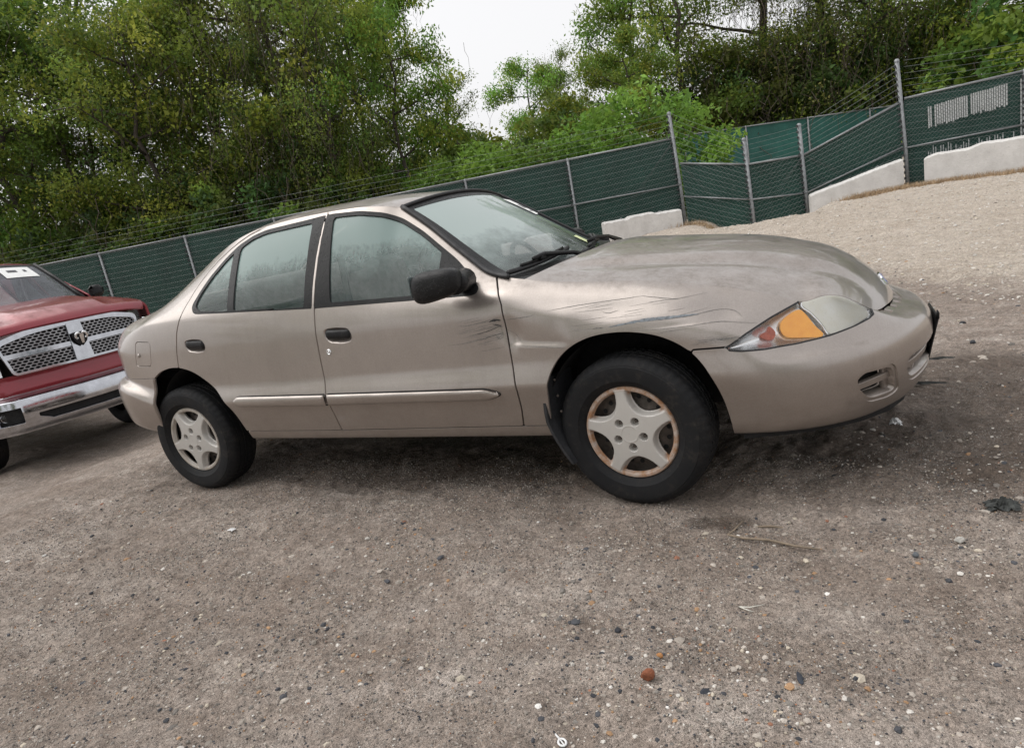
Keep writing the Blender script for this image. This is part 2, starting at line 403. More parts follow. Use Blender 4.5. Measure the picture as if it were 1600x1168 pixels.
STONE_COL = np.array([(.50, .47, .43), (.36, .32, .28), (.25, .22, .19), (.16, .145, .13), (.035, .037, .043), (.060, .062, .07), (.33, .20, .11), (.42, .37, .30), (.62, .60, .57), (.28, .13, .08)])
STONE_P = np.array([.07, .19, .25, .19, .09, .08, .045, .065, .01, .01])
def stone_mat():
    m, nt, b = new_mat('loose_stone'); at = nt.nodes.new('ShaderNodeAttribute'); at.attribute_name = 'tone'; vec = coords(nt)
    c = mixc(nt, .5, at.outputs['Color'], ramp(nt, noise(nt, 240, 4, .7, vec), [(.3, .3), (.7, .8)]), 'OVERLAY')
    lk(nt, c, b.inputs['Base Color']); b.inputs['Roughness'].default_value = .85; lk(nt, bump(nt, noise(nt, 320, 3, .6, vec), .3, .002), b.inputs['Normal']); return m
STONE = stone_mat()
def scatter(name, n, xf, sizes, probs, seed):
    rg = np.random.default_rng(seed); P = xf(rg, n); n = len(P)
    s = sizes(rg, n); z = ground_z(P[:, 0], P[:, 1])
    V = np.zeros((n, 12, 3)); pi = rg.integers(0, len(PROT), n); th = rg.uniform(0, 2*np.pi, n)
    A = np.array(PROT)[pi]; c, sn = np.cos(th)[:, None], np.sin(th)[:, None]
    V[..., 0] = (A[..., 0]*c-A[..., 1]*sn)*s[:, None]+P[:, :1]; V[..., 1] = (A[..., 0]*sn+A[..., 1]*c)*s[:, None]+P[:, 1:2]
    V[..., 2] = A[..., 2]*s[:, None]*.8+(z-s*.02)[:, None]
    Fc = (ICO[None]+(np.arange(n)*12)[:, None, None]).reshape(-1, 3)
    o = raw(name, V.reshape(-1, 3), Fc, STONE, None, False)
    ci = rg.choice(len(STONE_COL), n, p=probs); cc = STONE_COL[ci]*rg.uniform(.75, 1.2, (n, 1))
    at = o.data.attributes.new('tone', 'FLOAT_COLOR', 'POINT'); at.data.foreach_set('color', np.repeat(np.c_[cc, np.ones(n)], 12, 0).ravel())
    return tag(o, kind='stuff')
def near_pts(rg, n):
    # thicker in drifts, as gravel lies where water left it
    P = np.c_[rg.uniform(-3.6, 2.6, n*3), rg.uniform(-2.75, .6, n*3)]
    d = vnoise(P[:, 0], P[:, 1], 1.3, 31)+.6*vnoise(P[:, 0], P[:, 1], 3.7, 32)+.5
    near = np.clip((-P[:, 1]-.6)/1.6, 0, 1); lump = np.exp(-((P[:, 0]-.40)/.50)**2-((P[:, 1]+1.78)/.26)**2)+.5*np.exp(-((P[:, 0]-1.0)/.3)**2-((P[:, 1]+1.1)/.15)**2)+.5*np.exp(-((P[:, 0]+.75)/.35)**2-((P[:, 1]+1.95)/.16)**2)
    w = np.clip(d, .0, 1)**3*1.3*(.35+.65*near)+1.9*lump
    return P[rg.random(n*3) < w*.62][:n]
tag(scatter('loose_gravel', 16000, near_pts, lambda rg, n: np.clip(rg.lognormal(-5.45, .48, n), .0016, .016), STONE_P, 3), 'mixed grey, white and rusty loose gravel lying on the dirt', 'gravel')
tag(scatter('coarse_gravel', 3000, near_pts, lambda rg, n: np.clip(rg.lognormal(-5.0, .36, n), .004, .017), np.array([.12, .20, .15, .09, .13, .12, .06, .09, .02, .02]), 4), 'coarser dark and pale stones scattered among the fine gravel', 'gravel')
def far_pts(rg, n):
    P = np.c_[rg.uniform(-1.5, 5.5, n*3), rg.uniform(2.4, 14.5, n*3)]; d = (P[:, 1]-3.6)+(P[:, 0]-1.7)*1.2
    return P[(d+2*vnoise(P[:, 0], P[:, 1], .8, 40) > -.3)][:n]
PALE_P = np.array([.40, .10, .02, .0, .0, .005, .01, .36, .10, .0]); PALE_P /= PALE_P.sum()
tag(scatter('crushed_stone', 9000, far_pts, lambda rg, n: np.clip(rg.lognormal(-4.45, .38, n), .005, .030), PALE_P, 5), 'pale crushed stone spread over the rising ground by the fence', 'gravel')
def mid_pts(rg, n):
    P = np.c_[rg.uniform(.5, 4, n*2), rg.uniform(-.6, 4.2, n*2)]; return P[:n]
tag(scatter('mud_stones', 1500, mid_pts, lambda rg, n: np.clip(rg.lognormal(-4.9, .5, n), .003, .026), np.array([.18, .22, .22, .14, .05, .05, .05, .07, .01, .01]), 6), 'small stones pressed into the damp brown mud ahead of the car', 'gravel')

# grit: the finest loose grains, tiny octahedra
def grit(n, seed):
    rg = np.random.default_rng(seed); P = np.c_[rg.uniform(-3.6, 2.4, n*2), rg.uniform(-2.75, -.35, n*2)]
    d = vnoise(P[:, 0], P[:, 1], 2.1, 61)+vnoise(P[:, 0], P[:, 1], 6.3, 62)+.55; P = P[rg.random(len(P)) < np.clip(d, .08, 1)][:n]; n = len(P)
    s = rg.uniform(.0012, .0042, n); O = np.array([(1, 0, 0), (0, 1, 0), (-1, 0, 0), (0, -1, 0), (0, 0, .8), (0, 0, -.8)]); th = rg.uniform(0, 6.28, n)
    z = ground_z(P[:, 0], P[:, 1]); V = np.zeros((n, 6, 3)); st = rg.uniform(.7, 1.4, (n, 1)); c, sn = np.cos(th)[:, None], np.sin(th)[:, None]; ox, oy = O[None, :, 0]*st, O[None, :, 1]/st
    V[..., 0] = P[:, :1]+(ox*c-oy*sn)*s[:, None]; V[..., 1] = P[:, 1:2]+(ox*sn+oy*c)*s[:, None]; V[..., 2] = (z+s*.3)[:, None]+O[None, :, 2]*s[:, None]
    T8 = np.array([(0, 1, 4), (1, 2, 4), (2, 3, 4), (3, 0, 4), (1, 0, 5), (2, 1, 5), (3, 2, 5), (0, 3, 5)])
    o = raw('grit', V.reshape(-1, 3), (T8[None]+(np.arange(n)*6)[:, None, None]).reshape(-1, 3), STONE, None, False)
    cc = STONE_COL[rg.choice(len(STONE_COL), n, p=np.array([.09, .20, .22, .20, .10, .08, .03, .06, .01, .01]))]*rg.uniform(.75, 1.2, (n, 1))
    at = o.data.attributes.new('tone', 'FLOAT_COLOR', 'POINT'); at.data.foreach_set('color', np.repeat(np.c_[cc, np.ones(n)], 6, 0).ravel()); return tag(o, 'fine sandy grit covering the dirt in front of the sedan', 'grit', kind='stuff')
grit(60000, 9)
# ------------------------------------------------------------------ fences
M['galv'] = simple('galvanised_pipe', (.27, .28, .29), .5, .55, var=.22, scale=9)
M['wire'] = simple('fence_wire', (.19, .21, .205), .5, .5, var=.2)
M['insul'] = simple('black_insulator', (.02, .021, .024), .5)
def screen_mat(name, c):
    m, nt, b = new_mat(name); vec = coords(nt)
    n1 = noise(nt, 1.2, 6, .65, vec); n2 = noise(nt, 9, 5, .7, mapping(nt, vec, (1, 1, .35))); n3 = noise(nt, 220, 2, .5, vec)
    k = mixc(nt, ramp(nt, n1, [(.3, 0), (.7, 1)]), [v*.75 for v in c], [v*1.25 for v in c]); k = mixc(nt, ramp(nt, n2, [(.55, 0), (.8, .35)]), k, (.10, .14, .12))
    k = mixc(nt, .4, k, ramp(nt, n3, [(.35, .25), (.65, .75)]), 'OVERLAY')
    lk(nt, k, b.inputs['Base Color']); b.inputs['Roughness'].default_value = .75; lk(nt, bump(nt, n2, .4, .03), b.inputs['Normal']); return m
M['screen'] = screen_mat('green_privacy_fabric', (.012, .058, .044)); M['screen2'] = screen_mat('weathered_teal_fabric', (.022, .105, .088))
M['slat'] = simple('white_slat', (.60, .62, .62), .6, var=.15, scale=6)
def lerp3(a, b, t): return Vector(a)*(1-t)+Vector(b)*t
def chain(mb, p0, p1, b0, t0, b1, t1, step, r, off):
    """both diagonals of the link mesh between two posts"""
    p0 = Vector(p0); p1 = Vector(p1); L = (p1-p0).length; n = Vector((p1.y-p0.y, p0.x-p1.x, 0)).normalized()*off
    H = max(t0-b0, t1-b1)
    pt = lambda s, z: p0+(p1-p0)*(s/L)+n+Vector((0, 0, z))
    for sg in (1, -1):
        k = -H if sg == 1 else 0.
        e = L if sg == 1 else L+H
        while k < e:
            # z = sg*(s-k) + bottom
            bot = lambda s: b0+(b1-b0)*s/L
            top = lambda s: t0+(t1-t0)*s/L
            s0 = max(0, k) if sg == 1 else max(0, k-H); s1 = min(L, k+H) if sg == 1 else min(L, k)
            if s1-s0 > .02:
                za = bot(s0)+sg*(s0-k); zb = bot(s1)+sg*(s1-k); za = min(max(za, bot(s0)), top(s0)); zb = min(max(zb, bot(s1)), top(s1))
                mb.tube([pt(s0, za), pt(s1, zb)], r, 3, False)
            k += step
def fence(name, label, nodes, mats, wires=True, links=True, mid=.5, post_r=.038, tall=(), insul=True, step=.085, wire_z=None, screen=True):
    """nodes: (x, y, z bottom, z top of rail, z mid rail, z post top, lean)"""
    f = empty(name, (nodes[0][0], nodes[0][1], nodes[0][2])); tag(f, label, 'fence'); o = Vector(f.location)
    P = [Vector((n[0], n[1], 0)) for n in nodes]
    side = Vector((0, -1, 0))
    for i, n in enumerate(nodes):
        bx, by, zb, zt, zm, zp = n[:6]; ln = n[6] if len(n) > 6 else 0; k = post_r*(1.25 if zp-zt > .25 else 1)
        if len(n) > 8 and n[8]: continue
        MB().tube([Vector((bx, by, zb-.3))-o, Vector((bx-ln*.1, by, zb+.3*(zp-zb)))-o, Vector((bx-ln, by, zp))-o], k, 10).build('post', M['galv'], f, True)
        MB().lathe([(k*1.15, -.03), (k*1.15, .01), (k*.6, .035), (.001, .04)], 10, 'z', Matrix.Translation(Vector((bx-ln, by, zp))-o)).build('post_cap', M['galv'], f, True)
        if (n[7] if len(n) > 7 else insul):
            mb = MB(); z = zb+.15
            while z < zp-.02:
                c = Vector((bx-ln*(z-zb)/(zp-zb)-.05, by-.06, z))-o; mb.tube([c+Vector((0, .07, 0)), c], .012, 5); mb.tube([c+Vector((0, 0, -.028)), c+Vector((0, 0, .028))], .024, 6); z += .135
            tag(mb.build('wire_insulator', M['insul'], f), kind='stuff')
    for i in range(len(nodes)-1):
        a, b = nodes[i], nodes[i+1]; la = a[6] if len(a) > 6 else 0; lb = b[6] if len(b) > 6 else 0
        pa, pb = P[i], P[i+1]; d = (pb-pa).normalized(); nrm = Vector((d.y, -d.x, 0)); L = (pb-pa).length
        MB().tube([pa+Vector((0, 0, a[3]))-o, pb+Vector((0, 0, b[3]))-o], .026, 8).build('top_rail', M['galv'], f, True)
        if a[4] is not None and b[4] is not None: MB().tube([pa+nrm*.03+Vector((0, 0, a[4]))-o, pb+nrm*.03+Vector((0, 0, b[4]))-o], .022, 8).build('middle_rail', M['galv'], f, True)
        if screen:
            nx, nz = max(6, int(L/.16)), 14; V = []
            for u in range(nx+1):
                for v in range(nz+1):
                    s = u/nx; t = v/nz; p = pa*(1-s)+pb*s; zb = a[2]*(1-s)+b[2]*s-.05; zt = a[3]*(1-s)+b[3]*s-.015
                    wv = .10*vnoise(np.array([p.x*1.1]), np.array([t*3+i*7.]), .9, 77)[0]+.02*math.sin(s*L*5.1+i)*(1-t)
                    V.append(p-nrm*(.045+wv*.6)+Vector((0, 0, zb+(zt-zb)*t))-o)
            raw('privacy_screen', V, [(u*(nz+1)+v, (u+1)*(nz+1)+v, (u+1)*(nz+1)+v+1, u*(nz+1)+v+1) for u in range(nx) for v in range(nz)], mats, f)
        if links:
            mb = MB(); chain(mb, pa-o, pb-o, a[2], a[3], b[2], b[3], step, .0034, .012)
            tag(mb.build('chain_link', M['wire'], f), kind='stuff')
        if wires:
            wa = max(a[5], a[3]+.6)-.04; wb = max(b[5], b[3]+.6)-.04
            for w_i in range(1, 22):
                za, zb = a[2]+(wa-a[2])*w_i/21, b[2]+(wb-b[2])*w_i/21
                m_ = (pa+pb)/2+nrm*.13+Vector((0, 0, (za+zb)/2-.012))-o
                MB().tube([pa+nrm*.12+Vector((0, 0, za))-o, m_, pb+nrm*.12+Vector((0, 0, zb))-o], .0030, 4, False).build('strand_wire', M['wire'], f)
    return f

gb = lambda x, y: float(ground_base(x, y))
nodes = []
for k in range(11):
    x = -2.79-2.752*k; y = 15.5-.917*k; nodes.append((x, y, gb(x, y)-.05, 2.43-.004*k, 1.22 if k < 3 else None, 3.08 if k == 0 else 2.43-.004*k, .09 if k == 0 else 0, True))
fence('chain_link_fence', 'long chain-link fence backed with dark green screen, running behind the red pickup', nodes[::-1], M['screen'])
zd = lambda x, y: gb(x, y)-.12
fence('sagging_fence', 'low sagging fence panels with green screen dropping into the hollow between two tall posts', [(-2.72, 15.42, zd(-2.7, 15.4), 1.76, .90, 3.05, 0, False, True), (-.98, 15.0, zd(-.98, 15.0), 1.40, .53, 2.02, .06, True), (.27, 15.4, zd(.27, 15.4), 1.37, .45, 2.10, .05, True), (2.41, 15.8, zd(2.4, 15.8), 2.14, 1.12, 3.06, 0, False, True)], M['screen'], step=.11)
rf = fence('slatted_fence', 'tall chain-link fence with white slats showing through torn green screen', [(2.5, 15.85, zd(2.5, 15.85), 2.21, 1.09, 3.08, .12, True), (4.85, 15.9, zd(4.8, 15.9), 2.26, 1.12, 2.26, .05, True), (7.3, 16.0, zd(7.3, 16), 2.3, 1.15, 2.3, 0, True), (9.8, 16.1, zd(9.8, 16), 2.3, 1.15, 3.1, 0, True)], M['screen'])
fo = Vector(rf.location)
for k in range(64):
    x = 2.98+k*.044; 
    if x > 5.3: break
    t = (x-2.98)/1.6; z1 = 1.92+.16*t+random.uniform(-.008, .008); z0 = z1-(.46 if t < 1.0 else 1.6)+random.uniform(-.03, .03)
    if .94 < t < 1.06: continue
    if random.random() < .06: continue
    y = 15.85+.05*(x-2.5)/2.35-.0+.012
    MB().box(Vector((x, y, (z0+z1)/2))-fo, (.030, .006, z1-z0)).build('white_slat', M['slat'], rf)
for k in range(34):
    x = 2.95+k*.05; z1 = .98+random.uniform(-.10, .06); z0 = .35
    if random.random() < .25: continue
    MB().box(Vector((x, 15.862+.02*(x-2.5), (z0+z1)/2))-fo, (.018, .006, z1-z0)).build('white_slat', M['slat'], rf)
fence('far_fence', 'pale teal screened fence standing farther back across the lane', [(x, 25.8+.506*(x+4.4), .75, 3.12-.048*(x+4.4), None, 3.12-.048*(x+4.4), 0, False) for x in (-11.3, -9.0, -6.7, -4.4, -2.1, .2, 2.5, 4.8, 7.1)], M['screen2'], wires=False, links=False, insul=False)
# ------------------------------------------------------------------ concrete barrier blocks
def concrete():
    m, nt, b = new_mat('barrier_concrete'); vec = coords(nt)
    n1 = noise(nt, 3, 6, .65, vec); n2 = noise(nt, 30, 5, .7, vec)
    c = ramp(nt, n1, [(.25, (.50, .485, .465)), (.6, (.64, .625, .605)), (.85, (.72, .705, .685))]); c = mixc(nt, ramp(nt, n2, [(.58, 0), (.75, .5)]), c, (.25, .235, .21))
    lk(nt, c, b.inputs['Base Color']); b.inputs['Roughness'].default_value = .9; lk(nt, bump(nt, n2, .5, .02), b.inputs['Normal']); return m
M['concrete'] = concrete()
def barrier(label, p0, p1, z0, z1, h, dp, key, seed):
    """block from p0 to p1 (its front base line), base heights z0..z1; key = shape of its top edge"""
    p0 = Vector(p0); p1 = Vector(p1); L = (p1-p0).length; d = (p1-p0)/L; n = Vector((-d.y, d.x)); o = empty('concrete_barrier', (p0.x, p0.y, z0)); tag(o, label, 'barrier', 'concrete barrier blocks along the fence')
    rg = np.random.default_rng(seed); N_ = 44; V = []; m = 0
    for i in range(N_+1):
        t = i/N_; hh = h+key(t)+rg.uniform(-.003, .003); zb = (z1-z0)*t
        ch = .035+rg.uniform(-.01, .012)
        prof = [(0, -.15), (.004, hh*.5), (.015, hh-ch), (.015+ch, hh), (dp*.5, hh+.01), (dp-.015-ch, hh), (dp-.015, hh-ch), (dp, -.15)]; m = len(prof)
        e = .02 if i in (0, N_) else 0
        for a, z in prof:
            q = p0+d*(L*t+(e if i == 0 else -e))+n*(a+rg.uniform(-.003, .003)); V.append((q.x-p0.x, q.y-p0.y, zb+z-e*(z > .1)))
    Fc = [(i*m+k, (i+1)*m+k, (i+1)*m+k+1, i*m+k+1) for i in range(N_) for k in range(m-1)]+[tuple(range(m-1, -1, -1)), tuple(N_*m+k for k in range(m))]
    ob = raw('block', V, Fc, M['concrete'], o, True); ob.data.set_sharp_from_angle(angle=R(32))
    mb = MB()
    for t in (.25, .75):
        c = p0+d*L*t; mb = MB().tube([Vector((c.x-p0.x+n.x*dp*.5-d.x*.09, c.y-p0.y+n.y*dp*.5-d.y*.09, (z1-z0)*t+h+key(t)-.02)), Vector((c.x-p0.x+n.x*dp*.5, c.y-p0.y+n.y*dp*.5, (z1-z0)*t+h+key(t)+.035)), Vector((c.x-p0.x+n.x*dp*.5+d.x*.09, c.y-p0.y+n.y*dp*.5+d.y*.09, (z1-z0)*t+h+key(t)-.02))], .009, 6)
        mb.build('lifting_loop', M['galv'], o, True)
kw = lambda a, b, s: (lambda t: .4*a*math.sin(t*9+s)+.3*b*math.sin(t*23+2*s)+.05*float(sstep(.30, .36, t)-sstep(.62, .68, t)))
barrier('chipped white concrete block below the long fence, beside the first tall post', (-4.45, 13.48), (-2.62, 14.42), .13, .12, .50, .5, kw(.012, .006, 1), 1)
barrier('small end of a concrete block seen past the sedan windshield pillar', (-6.9, 12.3), (-5.05, 13.22), .10, .12, .46, .5, kw(.012, .008, 2), 2)
barrier('tilted concrete block sunk into the bank below the sagging fence', (.36, 14.55), (2.36, 14.82), -.14, .30, .56, .42, lambda t: .004*math.sin(t*11)+.02*t, 3)
barrier('large pale concrete block with a ragged top below the white slats', (2.72, 14.86), (5.3, 14.2), .26, .20, .60, .55, lambda t: .006*math.sin(t*8+.5)+.003*math.sin(t*31)+.08*float(sstep(.28, .42, t))-.06*float(sstep(0, .10, .10-t)), 4)
# dry grass at the foot of the blocks
def blades(name, n, fx, hgt, wid, mat, seed, label, cat, lean=.5):
    rg = np.random.default_rng(seed); P = fx(rg, n); n = len(P); z = ground_z(P[:, 0], P[:, 1], False); a = rg.uniform(0, 2*np.pi, n); h = rg.uniform(.35, 1, n)*hgt; l = rg.uniform(0, lean, n)*h; b = rg.uniform(0, 2*np.pi, n)
    V = np.zeros((n, 3, 3)); base = np.c_[P, z-.01]; side = np.c_[np.cos(a), np.sin(a), 0*a]*wid/2
    V[:, 0] = base-side; V[:, 1] = base+side; V[:, 2] = base+np.c_[np.cos(b)*l, np.sin(b)*l, h]
    return tag(raw(name, V.reshape(-1, 3), np.arange(n*3).reshape(-1, 3), mat, None, False), label, cat, kind='stuff')
M['straw'] = simple('dry_straw', (.36, .26, .16), .9, var=.5, scale=8)
def along(pts, sp):
    def f(rg, n):
        P = np.array(pts, float); i = rg.integers(0, len(P)-1, n); t = rg.random(n)[:, None]; return P[i]*(1-t)+P[i+1]*t+rg.normal(0, sp, (n, 2))*[1, 1]
    return f
blades('dry_grass', 5200, along([(1.2, 14.0), (2.3, 14.35), (3.4, 14.4), (5.2, 13.95)], .16), .15, .012, M['straw'], 8, 'dry straw-coloured grass along the foot of the pale barrier blocks', 'dry grass', 1.2)
blades('dry_weeds', 900, along([(-2.9, 14.5), (-2.2, 14.6), (-1.7, 14.2)], .18), .16, .012, M['straw'], 9, 'patch of dead brown weeds beside the tall fence post', 'weeds', 1.0)
# ------------------------------------------------------------------ trees beyond the fence
def leaf_mat():
    m, nt, b = new_mat('leaves'); at = nt.nodes.new('ShaderNodeAttribute'); at.attribute_name = 'tone'
    oi = nt.nodes.new('ShaderNodeObjectInfo')
    hsv = nt.nodes.new('ShaderNodeHueSaturation'); lk(nt, at.outputs['Color'], hsv.inputs['Color'])
    lk(nt, mth(nt, 'ADD', .485, mth(nt, 'MULTIPLY', oi.outputs['Random'], .035)), hsv.inputs['Hue']); lk(nt, mth(nt, 'ADD', 1.2, mth(nt, 'MULTIPLY', oi.outputs['Random'], .6)), hsv.inputs['Value'])
    hsv.inputs['Saturation'].default_value = .98
    lk(nt, hsv.outputs[0], b.inputs['Base Color']); b.inputs['Roughness'].default_value = .55; b.inputs['Specular IOR Level'].default_value = .35
    tr = nt.nodes.new('ShaderNodeBsdfTranslucent'); lk(nt, mixc(nt, .5, hsv.outputs[0], (.16, .22, .03)), tr.inputs['Color'])
    mxs = nt.nodes.new('ShaderNodeMixShader'); mxs.inputs[0].default_value = .52; lk(nt, b.outputs[0], mxs.inputs[1]); lk(nt, tr.outputs[0], mxs.inputs[2])
    lk(nt, mxs.outputs[0], nt.nodes['Material Output'].inputs['Surface']); return m
M['leaf'] = leaf_mat()
M['bark'] = simple('bark', (.070, .058, .048), .9, var=.4, scale=5, bmp=.6, bscale=30)
M['twig'] = simple('grey_brown_vine', (.095, .075, .058), .9, var=.35, scale=3)
def leaves_mesh(name, C, rad, n_per, size, cols, seed, droop=.3, flat=1.0):
    """C: clump centres; leaf-sized faces spread through the crown's volume"""
    rg = np.random.default_rng(seed); k = len(C); n = k*n_per
    ci = np.repeat(np.arange(k), n_per)
    off = rg.normal(0, 1, (n, 3)); off /= np.maximum(np.linalg.norm(off, axis=1, keepdims=True), 1e-6); off *= rg.random((n, 1))**.45
    P = C[ci]+off*(rad[ci] if hasattr(rad, '__len__') else rad)[:, None]*[1, 1, .72*flat]
    a = rg.normal(0, 1, (n, 3)); a[:, 2] -= droop; a /= np.linalg.norm(a, axis=1, keepdims=True)
    b = rg.normal(0, 1, (n, 3)); b[:, 2] *= .35; b -= (b*a).sum(1, keepdims=True)*a; b /= np.linalg.norm(b, axis=1, keepdims=True)
    L = size*rg.uniform(.6, 1.35, (n, 1)); Wd = L*rg.uniform(.42, .68, (n, 1))
    c = np.cross(a, b)*L*.12
    V = np.stack([P, P+a*L*.45+b*Wd*.5+c, P+a*L, P+a*L*.45-b*Wd*.5+c], 1)
    i = np.arange(n)*4; Fc = np.concatenate([np.stack([i, i+1, i+2], 1), np.stack([i, i+2, i+3], 1)])
    me = bpy.data.meshes.new(name); me.vertices.add(n*4); me.vertices.foreach_set('co', V.reshape(-1)); 
    me.loops.add(len(Fc)*3); me.loops.foreach_set('vertex_index', Fc.reshape(-1).astype(np.int32)); me.polygons.add(len(Fc)); me.polygons.foreach_set('loop_start', np.arange(len(Fc), dtype=np.int32)*3)
    me.update(calc_edges=True); me.materials.append(M['leaf'])
    cols = np.array(cols); cc = rg.integers(0, len(cols), k)[ci]; col = cols[cc]*rg.uniform(.65, 1.35, (n, 1))*(rg.uniform(.75, 1.25, (k, 1)))[ci]
    at = me.attributes.new('tone', 'FLOAT_COLOR', 'POINT'); at.data.foreach_set('color', np.repeat(np.c_[col, np.ones(n)], 4, 0).ravel())
    return me
def skeleton(seed, H, Rr, trunk_r, first=.18, limbs=11, sub=6, lean=.0, up=.35):
    """tapered trunk with limbs and twigs; returns mesh builder and clump centres"""
    rg = random.Random(seed); mb = MB(); tips = []
    tp = [Vector((0, 0, -.3))]; n = 9
    for i in range(1, n): tp.append(Vector((rg.uniform(-.12, .12)*i*.5+lean*i*.1*H/n, rg.uniform(-.12, .12)*i*.5, H*.92*i/(n-1))))
    mb.tube(tp, [trunk_r*(1-.88*i/(n-1))+.015 for i in range(n)], 8)
    def at(t):
        f = t*(n-1); i = min(int(f), n-2); return tp[i].lerp(tp[i+1], f-i)
    for k in range(limbs):
        t = first+(1-first)*(k+rg.random()*.7)/limbs; p = at(min(t, .98)); a = k*2.4+rg.uniform(-.5, .5)
        env = math.sin(math.pi*min(1, max(.08, (t-first*.5)/(1.02-first*.5))))**.55
        L = Rr*env*rg.uniform(.75, 1.15); d = Vector((math.cos(a), math.sin(a), up*rg.uniform(.4, 1.5)))
        q = [p]
        for s in range(1, 6): q.append(p+d*L*s/5+Vector((rg.uniform(-.1, .1), rg.uniform(-.1, .1), rg.uniform(-.06, .14)))*L*.5*s/5)
        r0 = trunk_r*(.42-.25*t)+.012; mb.tube(q, [r0*(1-.8*s/5)+.006 for s in range(6)], 6)
        for j in range(sub):
            s = .25+.75*(j+rg.random())/sub; f = s*5; i = min(int(f), 4); b = q[i].lerp(q[i+1], f-i)
            dd = Vector((rg.uniform(-1, 1), rg.uniform(-1, 1), rg.uniform(-.3, .9))).normalized()*L*rg.uniform(.22, .42)+d*L*.10
            e = b+dd; mb.tube([b, b.lerp(e, .5)+Vector((0, 0, .05)), e], [r0*.3+.004, r0*.2+.004, .004], 4)
            tips += [b.lerp(e, .55), e, e+Vector((rg.uniform(-.4, .4), rg.uniform(-.4, .4), rg.uniform(-.35, .3)))]
        tips.append(q[-1])
    tips.append(tp[-1]+Vector((0, 0, .3)))
    return mb, np.array([tuple(t) for t in tips])
def twigs(C, n, seed, hang=1.6, rad=.9, r=.007):
    """tangle of thin bare vines"""
    rg = random.Random(seed); mb = MB()
    for k in range(n):
        c = Vector(C[rg.randrange(len(C))])+Vector((rg.gauss(0, rad), rg.gauss(0, rad), rg.gauss(0, rad*.6))); h = hang*rg.uniform(.4, 1.3)
        d = Vector((rg.uniform(-.35, .35), rg.uniform(-.35, .35), -1)); pts = [c]
        for s in range(1, 6): pts.append(c+d*h*s/5+Vector((rg.gauss(0, .09), rg.gauss(0, .09), 0)))
        mb.tube(pts, [r*1.3, r*1.2, r, r*.9, r*.7, r*.4], 3, False)
    return mb
YG = [(0.22, 0.262, 0.038), (0.167, 0.22, 0.038), (0.262, 0.282, 0.046), (0.126, 0.188, 0.038)]
MG = [(0.098, 0.176, 0.039), (0.137, 0.218, 0.043), (0.074, 0.14, 0.039), (0.166, 0.225, 0.039)]
DG = [(0.036, 0.068, 0.023), (0.055, 0.093, 0.029), (0.072, 0.116, 0.032), (0.097, 0.113, 0.032)]
BG_ = [(0.126, 0.236, 0.037), (0.16, 0.27, 0.044), (0.101, 0.194, 0.037)]
OL = [(0.16, 0.16, 0.047), (0.133, 0.151, 0.042), (0.189, 0.173, 0.056), (0.094, 0.117, 0.038)]
PROTO = {}
def proto(key, seed, H, Rr, tr, cols, npc, crad, size, **kw):
    tw = kw.pop('tw', 0); low = kw.pop('low', 0); droop = kw.pop('droop', .3)
    mb, C = skeleton(seed, H, Rr, tr, **kw)
    rg = np.random.default_rng(seed)
    if low:   # leafy vines filling the foot of the tree
        a = rg.uniform(0, 2*np.pi, low); r = Rr*.8*np.sqrt(rg.random(low)); C = np.r_[C, np.c_[r*np.cos(a), r*np.sin(a), rg.uniform(.3, H*.42, low)]]
    rad = crad*rg.uniform(.6, 1.35, len(C))
    tm = raw('trunk', mb.v, mb.f, M['bark'], None, True, link_it=False); cm = leaves_mesh('crown', C, rad, npc, size, cols, seed+1, droop)
    vm = None
    if tw: t = twigs(C, tw, seed+2, kw.get('hang', 2.0)); vm = raw('vine', t.v, t.f, M['twig'], None, False, link_it=False)
    PROTO[key] = (tm, cm, vm, H, Rr)
proto('a', 1, 13.5, 3.9, .17, YG+YG+MG, 74, .92, .165, low=90, tw=140, limbs=15, sub=7, first=.12)
proto('b', 2, 13.0, 3.7, .16, MG+DG+YG, 74, .92, .155, low=90, tw=160, limbs=15, sub=7, first=.12)
proto('c', 3, 12.0, 3.3, .14, BG_+YG, 80, .80, .165, low=60, tw=40, droop=.8, limbs=14, sub=7, first=.12)
proto('d', 4, 14.0, 3.4, .22, DG+OL+YG, 84, .88, .115, low=130, tw=1100, limbs=15, sub=7, droop=.6, first=.10)
proto('e', 5, 12.5, 2.7, .13, BG_+MG, 48, .68, .14, limbs=13, sub=6, up=.9, first=.30)
proto('s', 6, 11.0, 1.9, .09, OL+MG, 26, .55, .10, limbs=12, sub=6, up=.8, first=.25, tw=30)
def bush_proto(key, seed, Rr, H, cols, k, npc, size, tw):
    rg = np.random.default_rng(seed); a = rg.uniform(0, 2*np.pi, k); r = Rr*np.sqrt(rg.random(k)); z = H*rg.random(k)**.8*np.sqrt(np.clip(1-(r/Rr)**2*.75, .05, 1))
    C = np.c_[r*np.cos(a), r*np.sin(a), z+.1]; mb = MB(); g = random.Random(seed)
    for i in range(9):
        e = C[g.randrange(k)]; mb.tube([(g.uniform(-.3, .3), g.uniform(-.3, .3), -.2), (e[0]*.5, e[1]*.5, e[2]*.55), tuple(e)], [.035, .02, .006], 5)
    PROTO[key] = (raw('trunk', mb.v, mb.f, M['bark'], None, True, link_it=False), leaves_mesh('crown', C, .42*rg.uniform(.6, 1.3, k), npc, size, cols, seed+1, .4),
                  (lambda t: raw('vine', t.v, t.f, M['twig'], None, False, link_it=False))(twigs(C, tw, seed+2, 1.3, .5)) if tw else None, H, Rr)
bush_proto('ivy', 11, 1.9, 3.8, DG+MG, 120, 105, .135, 150)
bush_proto('ivy2', 12, 1.7, 3.3, MG+YG, 110, 105, .13, 60)
bush_proto('bright', 13, 1.8, 3.0, BG_, 100, 115, .12, 0)
